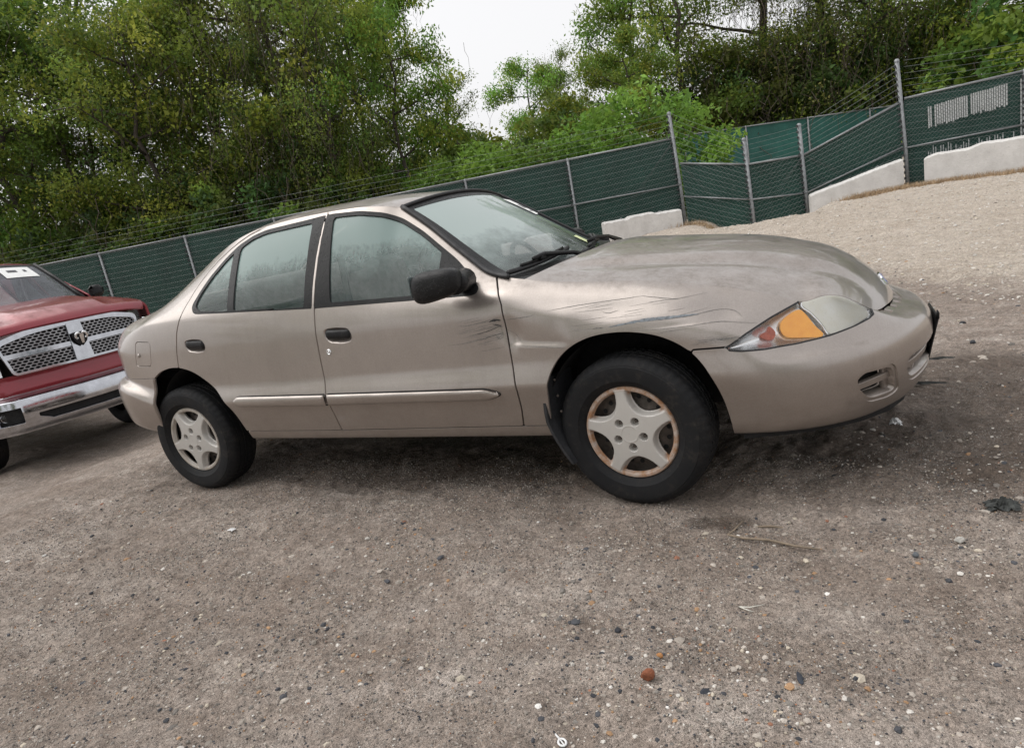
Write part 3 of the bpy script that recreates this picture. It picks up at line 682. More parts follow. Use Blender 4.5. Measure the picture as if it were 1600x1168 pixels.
bush_proto('pale', 14, 1.6, 2.8, [(.115, .140, .060), (.090, .120, .045), (.070, .105, .030)], 90, 110, .090, 20)
def plant(name, key, x, y, h, rz, label, cat, group, sx=1.0, dz=0):
    tm, cm, vm, H, Rr = PROTO[key]; o = empty(name, (x, y, float(ground_base(x, y))-.1+dz), R(rz)); k = h/H; o.scale = (k*sx, k*sx, k); tag(o, label, cat, group)
    link('trunk', tm, o); link('crown', cm, o)
    if vm is not None: link('vine', vm, o)
    return o
TG, BGp = 'trees beyond the fence', 'bushes behind the fence'
TREES = [
 ('broadleaf_tree', 'b', -29.5, 9.6, 14.5, 10, 'dark leafy tree standing behind the red pickup roof', 1.1),
 ('broadleaf_tree', 'e', -26.6, 12.4, 14.0, 80, 'open-crowned tree with a long bare limb behind the red pickup', 1.25),
 ('broadleaf_tree', 'b', -24.2, 13.2, 11.5, 150, 'dull green tree just left of the bright yellow-green one', 1.0),
 ('broadleaf_tree', 'a', -20.4, 13.6, 11.2, 40, 'bright yellow-green tree bulging over the long fence', .95),
 ('broadleaf_tree', 'd', -18.6, 15.4, 11.5, 200, 'vine-tangled tree beside the yellow-green one', 1.0),
 ('broadleaf_tree', 'a', -17.0, 17.2, 14.5, 250, 'tall olive-green tree rising above the sedan roof', 1.0),
 ('broadleaf_tree', 'd', -14.9, 16.6, 13.0, 300, 'tall dark vine-draped tree above the sedan rear window', .8),
 ('broadleaf_tree', 'c', -12.6, 17.6, 9.6, 20, 'fresh green tree with drooping boughs at the edge of the sky gap', .82),
 ('broadleaf_tree', 'e', -22.6, 16.5, 15.0, 75, 'deep green tree in the second row behind the yellow-green one', 1.1),
 ('broadleaf_tree', 'e', -31.0, 15.5, 16.5, 215, 'thin-leaved tree in the second row behind the pickup', 1.2),
 ('broadleaf_tree', 'a', -20.5, 20.0, 16.0, 140, 'tall yellow-green tree in the third row above the sedan trunk', 1.1),
 ('broadleaf_tree', 'b', -16.8, 21.5, 13.5, 190, 'deep green tree in the third row above the sedan roof', 1.0),
 ('broadleaf_tree', 'b', -27.0, 17.5, 16.0, 20, 'tall green tree in the third row behind the dull green one', 1.15),
 ('broadleaf_tree', 'd', -25.5, 15.0, 9.0, 250, 'low vine-tangled tree between the pickup and the yellow-green tree', 1.3),
 ('broadleaf_tree', 's', -14.2, 24.5, 8.2, 90, 'small twiggy grey tree below the sky gap', 1.2),
 ('broadleaf_tree', 'c', -12.6, 30.5, 8.8, 160, 'rounded light green tree standing alone in the sky gap', .95),
 ('broadleaf_tree', 's', -10.7, 29.8, 9.0, 30, 'slender bare-stemmed tree in the sky gap', .8),
 ('broadleaf_tree', 'e', -7.2, 30.4, 15.5, 120, 'tall airy tree with dark branches at the right edge of the sky gap', .85),
 ('broadleaf_tree', 'c', -6.3, 25.2, 7.4, 310, 'light green tree behind the first tall fence post', 1.0),
 ('broadleaf_tree', 'a', -5.0, 30.2, 14.5, 190, 'yellow-green tree behind the far teal fence', .95),
 ('broadleaf_tree', 'd', -1.6, 33.5, 15.5, 45, 'grey-brown vine-choked tree over the sagging fence', 1.15),
 ('broadleaf_tree', 'd', 1.2, 32.5, 15.0, 130, 'dark hanging-vine tree beside the grey-brown one', 1.1),
 ('broadleaf_tree', 'b', 3.6, 34.0, 16.0, 260, 'deep green tree above the second tall fence post', 1.0),
 ('broadleaf_tree', 'a', 7.2, 31.5, 13.0, 330, 'yellow-green tree above the white slats', 1.1),
 ('broadleaf_tree', 'a', 11.0, 29.5, 12.0, 60, 'sunlit yellow-green tree past the white slats', 1.15),
 ('broadleaf_tree', 'b', 14.5, 33.0, 14.0, 10, 'tall green tree at the far end of the slatted fence', 1.1)]
for n_, k_, x, y, h, rz, lb, sx in TREES: plant(n_, k_, x, y, h, rz, lb, 'tree', TG, sx)
BUSH = [('ivy', -27.5, 8.7, 4.6, 0), ('ivy2', -25.0, 9.6, 4.4, 50), ('ivy', -22.6, 10.5, 5.0, 110), ('ivy', -20.2, 11.5, 4.8, 170), ('ivy', -17.8, 12.4, 5.2, 230), ('ivy', -15.4, 13.3, 4.6, 290),
        ('ivy2', -13.2, 14.1, 4.0, 20), ('pale', -11.2, 14.9, 3.4, 80)]
BL = ['shadowed ivy mass behind the fence where the pickup cab stands', 'leafy ivy clump behind the pickup windshield', 'dark ivy clump behind the pickup hood', 'dark tangled ivy above the fence by the pickup fender', 'thick ivy wall behind the sedan trunk', 'dark ivy clump above the sedan rear door', 'green ivy clump above the sedan roof', 'pale grey-green bush above the sedan roof front']
for (k_, x, y, h, rz), lb in zip(BUSH, BL): plant('ivy_bush', k_, x-.6, y+1.95, h, rz, lb, 'bush', BGp, 1.0)
BUSH2 = [('bright', -9.2, 16.2, 3.9, 140, 'bright green bush behind the fence above the windshield'), ('bright', -7.0, 17.6, 3.8, 200, 'bright green bush left of the first tall fence post'), ('bright', -4.9, 19.3, 4.6, 10, 'rounded glossy green bush beside the first tall fence post'), ('pale', -11.0, 21.0, 4.2, 50, 'pale bush at the foot of the sky gap'), ('ivy2', -8.5, 23.0, 5.2, 300, 'mid-green bush below the slender tree'),
         ('ivy2', -13.0, 22.0, 5.0, 260, 'mid-green bush below the small twiggy tree'), ('ivy', -3.6, 31.2, 6.5, 30, 'dark green bush behind the near end of the teal fence'), ('ivy', -.6, 32.4, 6.5, 90, 'dark green bush under the grey-brown vine-choked tree'), ('ivy', 2.2, 33.6, 6.0, 150, 'dark green bush under the hanging-vine tree'), ('ivy2', 5.4, 34.5, 6.0, 210, 'mid-green bush behind the second tall fence post'),
         ('ivy2', 8.4, 28.5, 6.5, 270, 'mid-green bush behind the white slats'), ('ivy', 12.0, 26.0, 5.5, 330, 'dark bush past the white slats'), ('pale', -16.0, 27.0, 6.0, 100, 'pale bush deep in the sky gap'), ('ivy2', -12.0, 33.0, 5.5, 10, 'distant mid-green bush in the sky gap')]
for k_, x, y, h, rz, lb in BUSH2: plant('bush', k_, x, y, h, rz, lb, 'bush', BGp, 1.1)

# trees across the lot behind the viewpoint: they close the horizon and show only as reflections
for k, (x, y, h) in enumerate([(-17, -15.5, 10.5), (-10.5, -17, 12), (-4.5, -18, 11), (2, -17.5, 12.5), (9, -16.5, 11.5)]):
    plant('broadleaf_tree', 'be'[k % 2], x, y, h, 70*k, 'tree across the lot that shows only mirrored in the sedan side windows', 'tree', 'trees across the lot', 1.0)
# ------------------------------------------------------------------ materials of the sedan
def paint_mat(name, base, dirt, metal=.72, rough=.30, dirt_amt=.58):
    m, nt, b = new_mat(name); vec = coords(nt)
    f = noise(nt, 3.0, 6, .6, vec)
    col = ramp(nt, f, [(.25, [c*.90 for c in base]), (.75, [c*1.07 for c in base])])
    geo = nt.nodes.new('ShaderNodeNewGeometry'); sep = nt.nodes.new('ShaderNodeSeparateXYZ'); lk(nt, geo.outputs['Normal'], sep.inputs[0])
    upm = ramp(nt, sep.outputs[2], [(.55, 0), (.95, 1)])
    # dried water spots and grime that settled on the flat panels
    v1 = nt.nodes.new('ShaderNodeTexVoronoi'); v1.inputs['Scale'].default_value = 55; lk(nt, vec, v1.inputs['Vector'])
    spots = ramp(nt, v1.outputs['Distance'], [(.12, 1), (.38, 0)])
    n2 = noise(nt, 9, 6, .7, vec); n3 = noise(nt, 45, 4, .7, vec)
    gr = mth(nt, 'MULTIPLY', ramp(nt, n2, [(.36, 0), (.66, 1)]), ramp(nt, n3, [(.30, .3), (.62, 1)]))
    g = mth(nt, 'MULTIPLY', mth(nt, 'MAXIMUM', gr, mth(nt, 'MULTIPLY', spots, .45)), upm)
    col = mixc(nt, mth(nt, 'MULTIPLY', g, dirt_amt), col, dirt)
    col = mixc(nt, .22, col, ramp(nt, noise(nt, 190, 4, .7, vec), [(.3, .3), (.7, .7)]), 'OVERLAY')
    col = mixc(nt, mth(nt, 'MULTIPLY', ramp(nt, noise(nt, 24, 6, .75, mapping(nt, vec, (1, 1, .22))), [(.5, 0), (.78, 1)]), .20), col, [c*.55 for c in base])
    # road film low on the sides, strengthened to paint in their darker lower shading
    sp = nt.nodes.new('ShaderNodeSeparateXYZ'); lk(nt, vec, sp.inputs[0])
    low = mth(nt, 'MULTIPLY', ramp(nt, sp.outputs[2], [(.26, 1), (.62, 0)]), ramp(nt, noise(nt, 7, 6, .7, mapping(nt, vec, (1, 1, 2.2))), [(.3, .15), (.75, .8)]))
    col = mixc(nt, mth(nt, 'MULTIPLY', low, .50), col, (.17, .135, .105))
    lk(nt, col, b.inputs['Base Color'])
    ro = mth(nt, 'ADD', rough, mth(nt, 'ADD', mth(nt, 'MULTIPLY', g, .34), mth(nt, 'MULTIPLY', low, .22)))
    lk(nt, ro, b.inputs['Roughness'])
    b.inputs['Metallic'].default_value = metal
    cw = mth(nt, 'SUBTRACT', .75, mth(nt, 'MULTIPLY', g, .6), clamp=True); lk(nt, cw, b.inputs['Coat Weight']); b.inputs['Coat Roughness'].default_value = .045
    hb = mth(nt, 'ADD', mth(nt, 'MULTIPLY', noise(nt, 420, 2, .5, vec), .08), mth(nt, 'MULTIPLY', noise(nt, 5, 2, .5, vec), .2))
    lk(nt, bump(nt, hb, .08, .006), b.inputs['Normal'])
    return m
def wet_black(name, base=.009, drops=True, scale=150):
    m, nt, b = new_mat(name); vec = coords(nt)
    v = nt.nodes.new('ShaderNodeTexVoronoi'); v.inputs['Scale'].default_value = scale; lk(nt, vec, v.inputs['Vector'])
    d = ramp(nt, v.outputs['Distance'], [(.10, 1), (.42, 0)])
    sel = ramp(nt, noise(nt, 60, 2, .5, vec), [(.42, 0), (.55, 1)])
    d = mth(nt, 'MULTIPLY', d, sel)
    lk(nt, mixc(nt, noise(nt, 25, 4, .6, vec), (base*.8, base*.82, base*.9), (base*1.9, base*1.9, base*2.0)), b.inputs['Base Color'])
    lk(nt, mth(nt, 'SUBTRACT', .36, mth(nt, 'MULTIPLY', d, .30)), b.inputs['Roughness'])
    b.inputs['Specular IOR Level'].default_value = .22
    if drops: lk(nt, bump(nt, d, .55, .004), b.inputs['Normal'])
    return m
def glass_mat(name, tint=(.30, .37, .375), clear=.5, streaks=True, wiped=None):
    """fogged, rain-streaked car glass: see-through where it has been wiped or run clear, glossy outside"""
    m, nt, b = new_mat(name); vec = coords(nt)
    v = nt.nodes.new('ShaderNodeTexVoronoi'); v.inputs['Scale'].default_value = 120; lk(nt, vec, v.inputs['Vector'])
    d = mth(nt, 'MULTIPLY', ramp(nt, v.outputs['Distance'], [(.06, 1), (.30, 0)]), ramp(nt, noise(nt, 16, 3, .6, vec), [(.42, 0), (.60, 1)]))
    big = noise(nt, 3.2, 6, .7, vec); st = noise(nt, 62, 4, .7, mapping(nt, vec, (1, 1, .07)))
    fog = mth(nt, 'ADD', mth(nt, 'MULTIPLY', big, .8), mth(nt, 'MULTIPLY', st, .35 if streaks else .1))
    if wiped:                                                     # condensation starts above this height
        sp = nt.nodes.new('ShaderNodeSeparateXYZ'); lk(nt, vec, sp.inputs[0])
        fog = mth(nt, 'ADD', fog, mth(nt, 'MULTIPLY', mth(nt, 'SUBTRACT', sp.outputs[2], wiped), 2.6))
    fog = ramp(nt, fog, [(.36, 0), (.80, 1)])
    sp2 = ramp(nt, noise(nt, 420, 2, .6, vec), [(.54, 0), (.62, 1)])  # fine specks of water
    fog = mth(nt, 'MAXIMUM', fog, mth(nt, 'MULTIPLY', sp2, .5))
    lk(nt, mth(nt, 'ADD', 1-clear, mth(nt, 'MULTIPLY', fog, clear*.62), clamp=True), b.inputs['Alpha'])
    lk(nt, mixc(nt, fog, [c*.30 for c in tint], tint), b.inputs['Base Color'])
    lk(nt, mth(nt, 'ADD', .03, mth(nt, 'MULTIPLY', d, .06)), b.inputs['Roughness'])
    b.inputs['Specular IOR Level'].default_value = .6; b.inputs['IOR'].default_value = 1.5
    lk(nt, bump(nt, mth(nt, 'ADD', d, mth(nt, 'MULTIPLY', st, .03)), .20, .002), b.inputs['Normal'])
    return m
M['paint'] = paint_mat('beige_metallic_paint', (.380, .338, .310), (.145, .126, .108))
M['trim'] = wet_black('wet_black_trim')
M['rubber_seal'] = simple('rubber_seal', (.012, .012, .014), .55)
M['dark'] = simple('dark_cavity', (.010, .010, .011), .85, var=.2)
M['plastic'] = wet_black('black_plastic', .009, True, 190)
M['flap'] = simple('mud_flap_rubber', (.020, .021, .024), .6, var=.35, scale=20, bmp=.2)
M['glass'] = glass_mat('fogged_side_glass', (.215, .305, .29), .60, True, 1.13)
M['wglass'] = glass_mat('fogged_windshield', (.42, .50, .485), .46, False, 1.05)
M['rglass'] = glass_mat('rear_glass', (.22, .28, .29), .45, False)
M['chrome'] = simple('chrome', (.78, .79, .80), .10, 1, var=.05, rvar=.05)
M['amber'] = simple('amber_lens', (1.0, .42, .06), .16, var=.10, scale=40, coat=.8)
def ribbed(m, sc):
    """moulded ribs of a lamp lens"""
    nt = m.node_tree; b = nt.nodes['Principled BSDF']; wv = nt.nodes.new('ShaderNodeTexWave'); wv.inputs['Scale'].default_value = sc; wv.inputs['Distortion'].default_value = .4
    lk(nt, mapping(nt, coords(nt), (1, .6, .15)), wv.inputs['Vector']); v = nt.nodes.new('ShaderNodeTexVoronoi'); v.inputs['Scale'].default_value = sc*1.2; lk(nt, coords(nt), v.inputs['Vector'])
    lk(nt, bump(nt, mth(nt, 'ADD', wv.outputs['Fac'], v.outputs['Distance']), .7, .008), b.inputs['Normal'])
M['amber'].node_tree.nodes['Principled BSDF'].inputs['Metallic'].default_value = .65
M['redref'] = simple('red_reflector', (.70, .13, .05), .3, var=.2, scale=40, coat=.4)
M['tail'] = simple('tail_lamp_red', (.30, .012, .015), .15, var=.1, coat=.8)
M['seat'] = simple('grey_cloth', (.34, .335, .32), .9, var=.25, scale=30, bmp=.15, bscale=400)
M['inside'] = simple('grey_interior', (.10, .10, .10), .7, var=.2)
M['scratch'] = simple('bared_scrape', (.165, .16, .155), .75, var=.6, scale=120)
M['steel'] = simple('grey_steel_wheel', (.10, .085, .075), .6, .3, var=.5, scale=30)
M['paper'] = simple('paper_label', (.78, .79, .78), .7, var=.05)
M['ink'] = simple('printed_ink', (.10, .10, .11), .8)
def tyre_mat():
    m, nt, b = new_mat('tyre_rubber'); vec = coords(nt)
    f = noise(nt, 9, 6, .7, vec); g = noise(nt, 70, 4, .7, vec)
    c = mixc(nt, ramp(nt, f, [(.42, 0), (.75, .6)]), (.0075, .008, .0095), (.017, .016, .016))
    c = mixc(nt, ramp(nt, mth(nt, 'MULTIPLY', f, g), [(.28, 0), (.44, .4)]), c, (.06, .05, .04))
    lk(nt, c, b.inputs['Base Color']); b.inputs['Roughness'].default_value = .72; b.inputs['Specular IOR Level'].default_value = .3
    lk(nt, bump(nt, g, .25, .003), b.inputs['Normal']); return m
M['tyre'] = tyre_mat()
def cap_mat(name, rust):
    m, nt, b = new_mat(name); vec = coords(nt)
    at = nt.nodes.new('ShaderNodeAttribute'); at.attribute_name = 'grime'
    f = noise(nt, 26, 5, .7, vec)
    k = mth(nt, 'MULTIPLY', at.outputs['Fac'], ramp(nt, f, [(.28, .15), (.62, 1)]), clamp=True)
    c = mixc(nt, noise(nt, 8, 5, .6, vec), (.44, .42, .395), (.56, .54, .51))
    c = mixc(nt, k, c, rust); lk(nt, c, b.inputs['Base Color'])
    b.inputs['Metallic'].default_value = .15; lk(nt, mth(nt, 'ADD', .38, mth(nt, 'MULTIPLY', k, .4)), b.inputs['Roughness'])
    return m
M['cap_f'] = cap_mat('rust_stained_wheel_cover', (.33, .17, .085))
M['cap_r'] = cap_mat('silver_wheel_cover', (.36, .31, .26))
def lens_mat():
    m, nt, b = new_mat('clear_lamp_lens'); vec = coords(nt); nr = bump(nt, noise(nt, 90, 3, .6, vec), .06, .002)
    tr = nt.nodes.new('ShaderNodeBsdfTransparent'); tr.inputs[0].default_value = (.99, .99, .99, 1); gs_ = nt.nodes.new('ShaderNodeBsdfGlossy'); gs_.inputs['Roughness'].default_value = .05
    fr = nt.nodes.new('ShaderNodeFresnel'); fr.inputs[0].default_value = 1.5; lk(nt, nr, fr.inputs['Normal']); lk(nt, nr, gs_.inputs['Normal'])
    mx_ = nt.nodes.new('ShaderNodeMixShader'); lk(nt, fr.outputs[0], mx_.inputs[0]); lk(nt, tr.outputs[0], mx_.inputs[1]); lk(nt, gs_.outputs[0], mx_.inputs[2])
    lk(nt, mx_.outputs[0], nt.nodes['Material Output'].inputs['Surface']); nt.nodes.remove(b); return m
M['lens'] = lens_mat()
def haze_lens():
    m, nt, b = new_mat('yellowed_lamp_lens'); vec = coords(nt); f = noise(nt, 18, 6, .75, vec); g = noise(nt, 160, 3, .7, vec)
    c = mixc(nt, ramp(nt, f, [(.3, 0), (.7, 1)]), (.90, .87, .74), (.97, .96, .90)); c = mixc(nt, ramp(nt, g, [(.58, 0), (.68, .18)]), c, (.40, .38, .30))
    lk(nt, c, b.inputs['Base Color']); b.inputs['Roughness'].default_value = .3; b.inputs['Coat Weight'].default_value = .6; b.inputs['Alpha'].default_value = .86
    return m
M['haze_lens'] = haze_lens(); M['haze_lens'].node_tree.nodes['Principled BSDF'].inputs['Metallic'].default_value = .45
def facet_mat():
    m, nt, b = new_mat('lamp_reflector'); vec = coords(nt)
    v = nt.nodes.new('ShaderNodeTexVoronoi'); v.inputs['Scale'].default_value = 26; lk(nt, mapping(nt, vec, (1, 1, 1), (.4, .2, .6)), v.inputs['Vector'])
    b.inputs['Base Color'].default_value = (.90, .91, .92, 1); b.inputs['Metallic'].default_value = .85; b.inputs['Roughness'].default_value = .22
    lk(nt, bump(nt, v.outputs['Color'], .9, .02), b.inputs['Normal']); return m
M['facet'] = facet_mat()
# ------------------------------------------------------------------ the sedan's side surface
ST = [((-3.56, 0.), (-3.42, 0., .985)), ((-3.545, -.20), (-3.41, -.20, .988)), ((-3.49, -.40), (-3.37, -.38, .993)), ((-3.39, -.545), (-3.29, -.49, 1.0)),
      ((-3.27, -.655), (-3.19, -.56, 1.01)), ((-3.13, -.745), (-3.09, -.595, 1.025)), ((-3.00, -.795), (-2.98, -.61, 1.042)), ((-2.88, -.825), (-2.87, -.615, 1.062)),
      ((-2.77, -.842), (-2.76, -.60, 1.095)), ((-2.66, -.850), (-2.66, -.58, 1.145)), ((-2.52, -.855), (-2.52, -.56, 1.215)), ((-2.38, -.858), (-2.38, -.55, 1.28)),
      ((-2.24, -.861), (-2.24, -.55, 1.335)), ((-2.10, -.863), (-2.10, -.555, 1.375)), ((-1.90, -.865), (-1.90, -.57, 1.401)), ((-1.65, -.866), (-1.65, -.585, 1.408)),
      ((-1.45, -.866), (-1.45, -.592, 1.405)), ((-1.25, -.866), (-1.25, -.585, 1.395)), ((-1.13, -.866), (-1.13, -.565, 1.378)), ((-1.04, -.866), (-1.045, -.535, 1.355)),
      ((-.88, -.866), (-.878, -.58, 1.236)), ((-.745, -.866), (-.745, -.63, 1.132)), ((-.62, -.866), (-.616, -.68, 1.036)), ((-.535, -.866), (-.537, -.71, .994)),
      ((-.46, -.866), (-.46, -.735, .978)), ((-.39, -.865), (-.395, -.735, .964)), ((-.25, -.865), (-.255, -.73, .935)), ((-.08, -.865), (-.08, -.72, .911)),
      ((.06, -.864), (.06, -.71, .896)), ((.25, -.858), (.253, -.70, .860)), ((.44, -.843), (.435, -.688, .816)), ((.60, -.807), (.56, -.672, .772)),
      ((.73, -.755), (.64, -.655, .737)), ((.84, -.675), (.725, -.622, .745)), ((.93, -.575), (.79, -.57, .722)), ((1.008, -.455), (.845, -.52, .678)),
      ((1.064, -.32), (.888, -.44, .634)), ((1.104, -.17), (.950, -.24, .615)), ((1.12, 0.), (.985, 0., .604))]
ZS = [(-3.6, .36), (-2.6, .325), (-2.1, .312), (-.4, .293), (.4, .285), (1.2, .285)]
ZB = [(-3.6, .93), (-3.0, .985), (-2.6, 1.012), (-2.3, 1.004), (-1.45, .962), (-.6, .925), (-.4, .905), (0, .865), (.3, .80)]
def car_section(A, T):
    ax, ay = A; tx, ty, tz = T; x = ax
    zs = it(ZS, x); q = math.hypot(tx-ax, ty-ay); n = ((tx-ax)/q, (ty-ay)/q)
    front = float(sstep(.30, .65, x)); rear = float(sstep(2.75, 3.15, -x)); mid = 1-front-rear
    zb = it(ZB, x) if x < -.5 else tz-.052-.02*min(1, max(0, (x+.5)/.3))
    S = [(.12, zs-.004), (.062, zs), (.044, zs+.05), (.020, .45), (.0, .525), (.003, .565), (.021, .635), (.027, .73), (.033, .83), (.058, zb)]
    if x > -.5:
        b = min(1, max(0, (x+.5)/.35)); zz = np.linspace(.565, zb, 5)[1:]
        Fd = [(.010, zz[0]), (.014, zz[1]), (.026, zz[2]), (.066, zz[3])]
        for i in range(4): S[6+i] = tuple((1-b)*np.array(S[6+i])+b*np.array(Fd[i]))
    dB = S[9][0]; bow = .004+.016*float(sstep(.55, .95, -x))
    up = lambda f, k: (dB+(q-dB)*f-k, zb+(tz-zb)*f)
    S += [up(.36, bow), up(.72, bow*.9), (q, tz)]
    if x > -.5:
        b = min(1, max(0, (x+.5)/.2)); e = [(dB+(q-dB)*.32, zb+(tz-zb)*.48), (dB+(q-dB)*.66, zb+(tz-zb)*.80)]
        for i in range(2): S[10+i] = tuple((1-b)*np.array(S[10+i])+b*np.array(e[i]))
    S = np.array(S); lift = .03*min(1, max(0, (.62-abs(ay))/.35)); g = q-.042; h = tz-.572
    FR = np.array([(.10, .272+lift), (.045, .283+lift), (.020, .33+.8*lift), (.004, .40+.4*lift), (.0, .47), (.006, .525), (.020, .553), (.042, .572), (.042+g*.22, .572+h*.22),
                   (.042+g*.42, .572+h*.44), (.042+g*.62, .572+h*.65), (.042+g*.82, .572+h*.84), (q, tz)])
    RE = np.array([(.06, .38), (-.02, .40), (-.045, .45), (-.06, .56), (-.06, .64), (-.045, .672), (.002, .695), (.0, .76), (.0, .83), (.012, .90),
                   (.012+(q-.012)*.3, .90+(tz-.90)*.5), (.012+(q-.012)*.62, .90+(tz-.90)*.82), (q, tz)])
    S = mid*S+front*FR+rear*RE
    return [(ax+n[0]*d, ay+n[1]*d, z) for d, z in S]
NET = np.array([car_section(A, T) for A, T in ST])
def dense_side(NS=600, NT=150):
    ns, nk, _ = NET.shape
    s = np.r_[0, np.cumsum(np.linalg.norm(np.diff(NET[:, [4, 8, 12]], axis=0), axis=2).mean(1)+.02)]
    t = np.r_[0, np.cumsum(np.linalg.norm(np.diff(NET, axis=1), axis=2).mean(0)+.01)]
    G = akima(s, NET.reshape(ns, -1), np.linspace(0, s[-1], NS)).reshape(NS, nk, 3)
    G = akima(t, G.transpose(1, 0, 2).reshape(nk, -1), np.linspace(0, t[-1], NT)).reshape(NT, NS, 3).transpose(1, 0, 2)
    return smooth_grid(smooth_grid(G, 7, 0), 2, 1)
SIDE = dense_side()
_m = (sstep(-.80, -.68, SIDE[..., 0])*(1-sstep(-.28, -.15, SIDE[..., 0]))*sstep(.84, .90, SIDE[..., 2]))[..., None]; _m[:, -2:] *= .0
for _ in range(60):
    _h = smooth_grid(smooth_grid(SIDE, 1, 0), 1, 1); SIDE = SIDE*(1-_m)+_h*_m
SIDE[0, :, 1] = 0; SIDE[-1, :, 1] = 0
CLEAN = SIDE.copy()
def dents(G):
    """collision damage on the right front wing and the door's front edge"""
    G = G.copy(); x = G[..., 0]; z = G[..., 2]; N = grid_normals(G); N = np.where((N[..., 1:2] > 0), -N, N)
    d = np.zeros(x.shape)
    e = lambda cx, cz, rx, rz: np.exp(-((x-cx)/rx)**2-((z-cz)/rz)**2)
    zc = .705-.09*(x+.41)                                  # torn crease from the door gap to the wheel arch
    msk = sstep(-.47, -.43, x)*(1-sstep(-.26, -.19, x))
    d += -.007*msk*sstep(-.004, .018, z-zc)*np.exp(-np.clip(z-zc, 0, 1)/.10)
    d += -.006*e(-.435, .745, .035, .05)-.005*e(-.47, .79, .05, .05)+.002*e(-.415, .715, .02, .025)
    d += -.006*e(.36, .780, .10, .04)-.007*e(.40, .750, .06, .03)+.002*e(.455, .715, .03, .018)
    zc2 = .722-.12*np.clip(x-.40, 0, .2)-.02*np.clip(.25-x, 0, .3)
    d += -.0035*sstep(.02, .20, x)*(1-sstep(.46, .52, x))*sstep(-.004, .012, z-zc2)*np.exp(-np.clip(z-zc2, 0, 1)/.04)
    d += -.004*e(.0, .80, .10, .035)-.003*e(-.15, .78, .12, .045)
    return G+N*d[..., None]
RIGHT = dents(SIDE)
def mk_patch(G):
    p = Patch.grid(G)
    if (p.N[:, 1]).mean() > 0: p = Patch(p.V, -p.N, p.T[:, ::-1])
    return p
PR, PL = mk_patch(RIGHT), mk_patch(CLEAN)
for p in (PR, PL): p.X = p.V[:, 0]; p.Z = p.V[:, 2]
FLATV = CLEAN.reshape(-1, 3); FLATN = PL.N
def onside(x, z, off=0.0, side=PR):
    i = np.argmin((side.V[:, 0]-x)**2+(side.V[:, 2]-z)**2); v = side.V[i]; n = side.N[i]
    y = v[1]-(n[0]*(x-v[0])+n[2]*(z-v[2]))/n[1]
    return np.array([x, y, z])+n*off, n
FARCH0 = [(-.3183, .5421), (-.2717, .6243), (-.195, .6869), (-.082, .7235), (.0406, .7246), (.1473, .7023), (.2375, .6551), (.2963, .5971), (.3423, .5102), (.3679, .4243), (.382, .327), (.39, .1), (-.37, .1), (-.35, .30), (-.338, .43)]
RARCH0 = [(-2.797, .689), (-2.75, .718), (-2.7071, .7358), (-2.63, .751), (-2.556, .7528), (-2.49, .742), (-2.4246, .7207), (-2.345, .675), (-2.2696, .6174), (-2.215, .555), (-2.1734, .4878), (-2.157, .40), (-2.15, .34), (-2.14, .1), (-2.95, .1), (-2.865, .36), (-2.825, .55)]
def arch(P, n):
    A = np.array(P[:n]); s = np.r_[0, np.cumsum(np.linalg.norm(np.diff(A, axis=0), axis=1))]; A = akima(s, A, np.linspace(0, s[-1], 70))
    return smooth_grid(A[:, None], 6, 0)[:, 0].tolist()+list(P[n:])
FARCH, RARCH = arch(FARCH0, 11), arch(RARCH0, 13)
BG = [(-1.488, .351), (-1.491, .5), (-1.494, .644), (-1.494, .73), (-1.490, .854), (-1.483, .961), (-1.462, 1.2), (-1.438, 1.40)]
FG_ = [(-.478, .346), (-.464, .43), (-.458, .518), (-.465, .63), (-.468, .721), (-.472, .80), (-.479, .882), (-.498, .94), (-.527, .992)]
RG_ = [(-1.88, 1.402), (-2.008, 1.379), (-2.09, 1.354), (-2.168, 1.322), (-2.25, 1.282), (-2.316, 1.237), (-2.362, 1.19), (-2.394, 1.139), (-2.418, 1.08), (-2.437, 1.026), (-2.482, .94), (-2.515, .84), (-2.533, .751)]
FD = FG_+[(-.52, 1.03), (-.46, 1.3), (-.9, 1.7), (-1.42, 1.7)]+BG[::-1]
RD = BG+[(-1.42, 1.7), (-1.84, 1.7)]+RG_+[(-2.5, .6), (-2.2, .361)]
ROCK = [(-2.25, .2), (-2.25, .362), (-1.488, .3505), (-.478, .3455), (-.33, .343), (-.30, .2)]
HL = [(.3946, .6284), (.4585, .6646), (.5475, .7041), (.6354, .736), (.655, .79), (.79, .78), (.842, .712), (.872, .664), (.8811, .638), (.8651, .6302), (.8151, .6202), (.7326, .6086), (.6239, .6004), (.5227, .6009), (.4406, .6084), (.4034, .6158)]
FEND = FG_[::-1]+[(-.33, .343), (-.2, .3), (.2, .5), (.277, .633), (.397, .630), (.5, .66), (.62, .70), (.652, .73), (.66, 1.3), (-.45, 1.3), (-.52, 1.03)]
BUMP = [(.2, .1), (.2, .5), (.277, .633), (.397, .630), (.5, .64), (.8, .66), (.874, .652), (.90, .9), (1.4, .9), (1.4, .1)]
FOG = rpoly([(.796, .437), (.815, .456), (.845, .468), (.9305, .460), (.944, .44), (.9505, .35), (.935, .335), (.911, .3295), (.8469, .3374), (.812, .378)], .012)
FOGI = rpoly([(.8137, .4385), (.8402, .4566), (.9154, .4508), (.930, .4428), (.9374, .4222), (.9406, .3545), (.9309, .3453), (.8664, .3467), (.845, .3571), (.8178, .4033)], .01)
CEN = rpoly([(.972, .41), (.980, .450), (1.0, .468), (1.4, .470), (1.4, .352), (1.0, .352), (.980, .372)], .012)
FUEL = rpoly([(-2.877, .9163), (-2.738, .905), (-2.7795, .7724), (-2.925, .780)], .022)
